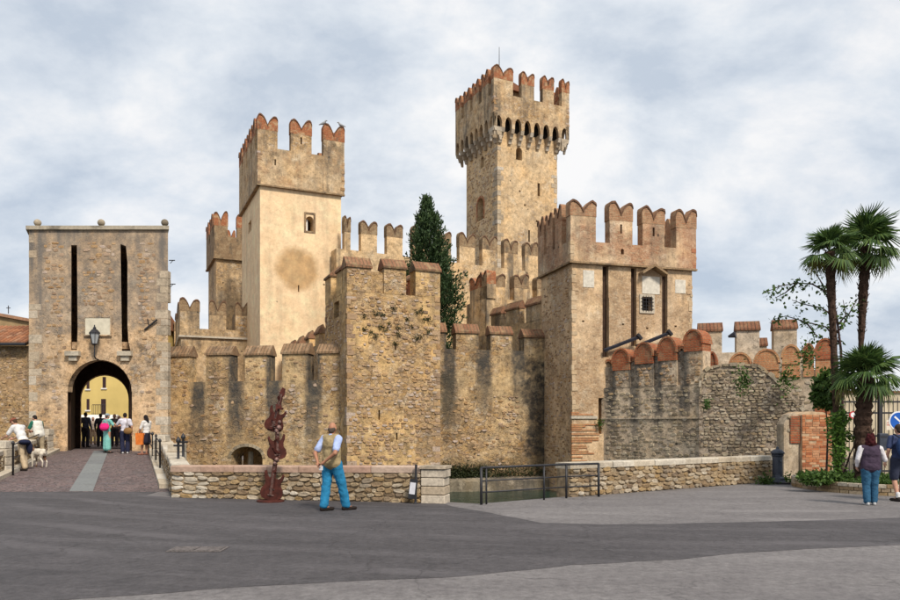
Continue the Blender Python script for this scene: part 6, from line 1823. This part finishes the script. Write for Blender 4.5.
# bridge, left side
person('man in white shirt and cap leaning on the left bridge railing', 23.5, 24.0, BZ(24.0), 1.74, -72, hat=(.22, .07, .045), hair=(.06, .035, .02), top=(.64, .63, .62), bottom=(.46, .36, .24), sleeves='short', lean=(0, .34), nod=.5,
       pose=dict(elL=(-.25, .42, 1.10), elR=(.25, .42, 1.08), wrL=(-.18, .66, 1.04), wrR=(.2, .64, 1.02), anL=(-.11, -.18, .085), anR=(.11, .05, .085), knL=(-.11, -.04, .5), knR=(.11, .08, .5)))
jm = thing('waist_bag', 'navy jumper tied round the waist of the man in the cap', 'jumper', (PX(24.5, 23.85), 23.85, BZ(24) + .86), R(72))
blob('cloth', [('e', (0, 0, .05), (.2, .17, .09)), ('e', (.14, -.05, -.14), (.07, .12, .2))], .02, cl((.014, .017, .04)), jm)
person('man in white gilet with green sleeves sitting on the bridge wall', 39.5, 28.0, BZ(28.0), 1.68, -60, hair=(.02, .017, .015), top=(.02, .12, .08), sleeves='short', vest=(.6, .58, .52), bottom=(.36, .29, .19), lean=(0, .26), nod=.45,
       pose=dict(elL=(-.28, .26, 1.12), elR=(.28, .28, 1.10), wrL=(-.12, .46, 1.08), wrR=(.06, .50, 1.06), knL=(-.12, .34, .72), anL=(-.12, .30, .32), knR=(.12, .05, .5), anR=(.12, -.02, .085)))
# dog
dgo = thing('dog', 'white and brown dog standing behind the man in the cap', 'dog', (PX(38.5, 24.9), 24.9, BZ(24.9)), R(158))
dp = [('e', (0, 0, .50), (.24, .115, .135)), ('e', (.16, 0, .49), (.14, .115, .15)), ('e', (-.2, 0, .51), (.13, .10, .12)), ('c', (.25, 0, .56), .085, (.37, 0, .68), .065), ('e', (.42, 0, .72), (.1, .075, .075)), ('c', (.46, 0, .70), .05, (.57, 0, .675), .032),
      ('c', (-.3, 0, .55), .03, (-.44, 0, .66), .018), ('c', (-.44, 0, .66), .018, (-.47, 0, .76), .012)]
for sy in (-1, 1):
    dp += [('c', (.19, sy * .075, .42), .05, (.18, sy * .08, .25), .034), ('c', (.18, sy * .08, .25), .032, (.19, sy * .08, .05), .024), ('c', (.19, sy * .08, .035), .026, (.24, sy * .08, .03), .022),
           ('c', (-.22, sy * .07, .46), .075, (-.17, sy * .08, .32), .045), ('c', (-.17, sy * .08, .32), .04, (-.29, sy * .08, .19), .026), ('c', (-.29, sy * .08, .19), .025, (-.27, sy * .08, .04), .022), ('c', (-.27, sy * .08, .03), .025, (-.22, sy * .08, .03), .02),
           ('c', (.40, sy * .06, .77), .022, (.42, sy * .09, .68), .028)]
def dogmat():
    t = NT('dog_fur'); p = t.obj(); n = t.noise(p, 4.2, 2)
    x = t.sep(p)
    f = t.math('ADD', n.outputs['Fac'], t.rng(x[0], .25, .4, 0, .3))
    c = t.ramp(f, [(.52, (.6, .54, .45)), (.58, (.14, .07, .04))])
    t.bump(t.noise(p, 60, 3).outputs['Fac'], .6, .01)
    return t.fin(c, .9, .1)
blob('body', dp, .014, dogmat(), dgo)

# people at the gate
ty = 30.4
tw = person('woman in long teal dress and sun hat in front of the gate', 107, ty, BZ(ty), 1.62, 25, hair=(.08, .06, .05), hat=(.25, .3, .33), top=(.17, .42, .38), sleeves='short', legs='dress', bottom=(.20, .48, .43), pose=dict(elR=(.33, .1, 1.18), wrR=(.38, .3, 1.2)))
pb = thing('handbag', 'pink bag slung at the side of the woman in teal', 'bag', (PX(104.5, ty - .25), ty - .25, BZ(ty) + 1.08))
blob('bag', [('e', (0, 0, 0), (.2, .1, .15)), ('e', (0, -.03, -.05), (.18, .1, .12))], .02, cl((.62, .02, .16)), pb)
mb = MB(); mb.tube([(-.15, 0, .1), (0, .05, .36), (.15, 0, .1)], .012, 5); mb.build('strap', cl((.5, .02, .13)), pb)
lw_ = person('woman in pale blouse and navy trousers before the right side of the arch', 125, 30.2, BZ(30.2), 1.66, -20, hair=(.02, .015, .014), top=(.58, .56, .62), sleeves='short', bottom=(.022, .025, .055), shoes=(.5, .5, .5),
       pose=dict(elL=(-.33, .12, 1.2), wrL=(-.42, .3, 1.27), anL=(-.09, 0, .085)))
bb = thing('handbag', 'brown leather shoulder bag beside the woman in the pale blouse', 'bag', (PX(128.0, 29.95), 29.95, BZ(30.2) + .92))
blob('bag', [('e', (0, 0, 0), (.19, .08, .14))], .02, cl((.22, .12, .045)), bb)
mb = MB(); mb.tube([(-.1, 0, .1), (-.05, .05, .5), (.02, 0, .1)], .012, 5); mb.build('strap', cl((.16, .09, .04)), bb)
person('woman in white cardigan and dark dress leaning on the right bridge wall', 146.5, 29.6, BZ(29.6), 1.60, -65, hair=(.016, .013, .013), hairstyle='long', top=(.62, .6, .58), sleeves='long', legs='skirt', bottom=(.02, .018, .03), shoes=(.28, .12, .08), nod=.3,
       pose=dict(elL=(-.25, .08, 1.15), wrL=(-.12, .26, 1.02), elR=(.25, .08, 1.15), wrR=(.1, .28, 1.0), anL=(-.1, .16, .085), anR=(.1, .10, .085), knL=(-.1, .14, .5), knR=(.1, .12, .5)))
ob = thing('shopping_bag', 'orange shopping bag in front of the woman in the white cardigan', 'bag', (PX(139.8, 29.4), 29.4, BZ(29.4) + .42))
mb = MB(); mb.add([Vector(p) for p in ((-.13, -.06, 0), (.13, -.06, 0), (.13, .06, 0), (-.13, .06, 0), (-.16, -.05, .46), (.16, -.05, .46), (.16, .05, .46), (-.16, .05, .46))], [(3, 2, 1, 0), (0, 1, 5, 4), (1, 2, 6, 5), (2, 3, 7, 6), (3, 0, 4, 7)]); mb.build('bag', cl((.6, .16, .03)), ob)
mb = MB(); mb.tube([(-.08, -.05, .45), (0, -.05, .62), (.08, -.05, .45)], .01, 5); mb.build('handle', cl((.45, .12, .03)), ob)
sz = .655
for (px, Y, H, f, a, b, lab) in ((76.5, 40, 1.66, 40, (.05, .10, .42), (.05, .08, .22), 'person in bright blue clothes at the left inside the arch'),
                                 (85.5, 37.5, 1.76, 5, (.07, .085, .14), (.04, .04, .055), 'man in dark jacket walking away inside the arch'),
                                 (93, 43, 1.6, 150, (.55, .46, .38), (.3, .22, .15), 'person in tan clothes in the street behind the gate'),
                                 (100.5, 38.5, 1.72, -10, (.06, .06, .08), (.045, .045, .055), 'person all in black left of the woman in teal'),
                                 (114.5, 39, 1.7, 170, (.16, .13, .13), (.06, .055, .07), 'person in dark clothes behind the two women at the gate'),
                                 (119, 41.5, 1.65, 190, (.42, .14, .10), (.05, .05, .08), 'person in dull red top deep inside the arch')):
    person(lab, px, Y, sz, H, f, hair=(.03, .02, .016), top=a, bottom=b, sleeves='long', vox=.02, group='people in the street behind the gate')

bpy.data.scenes.remove(WS)
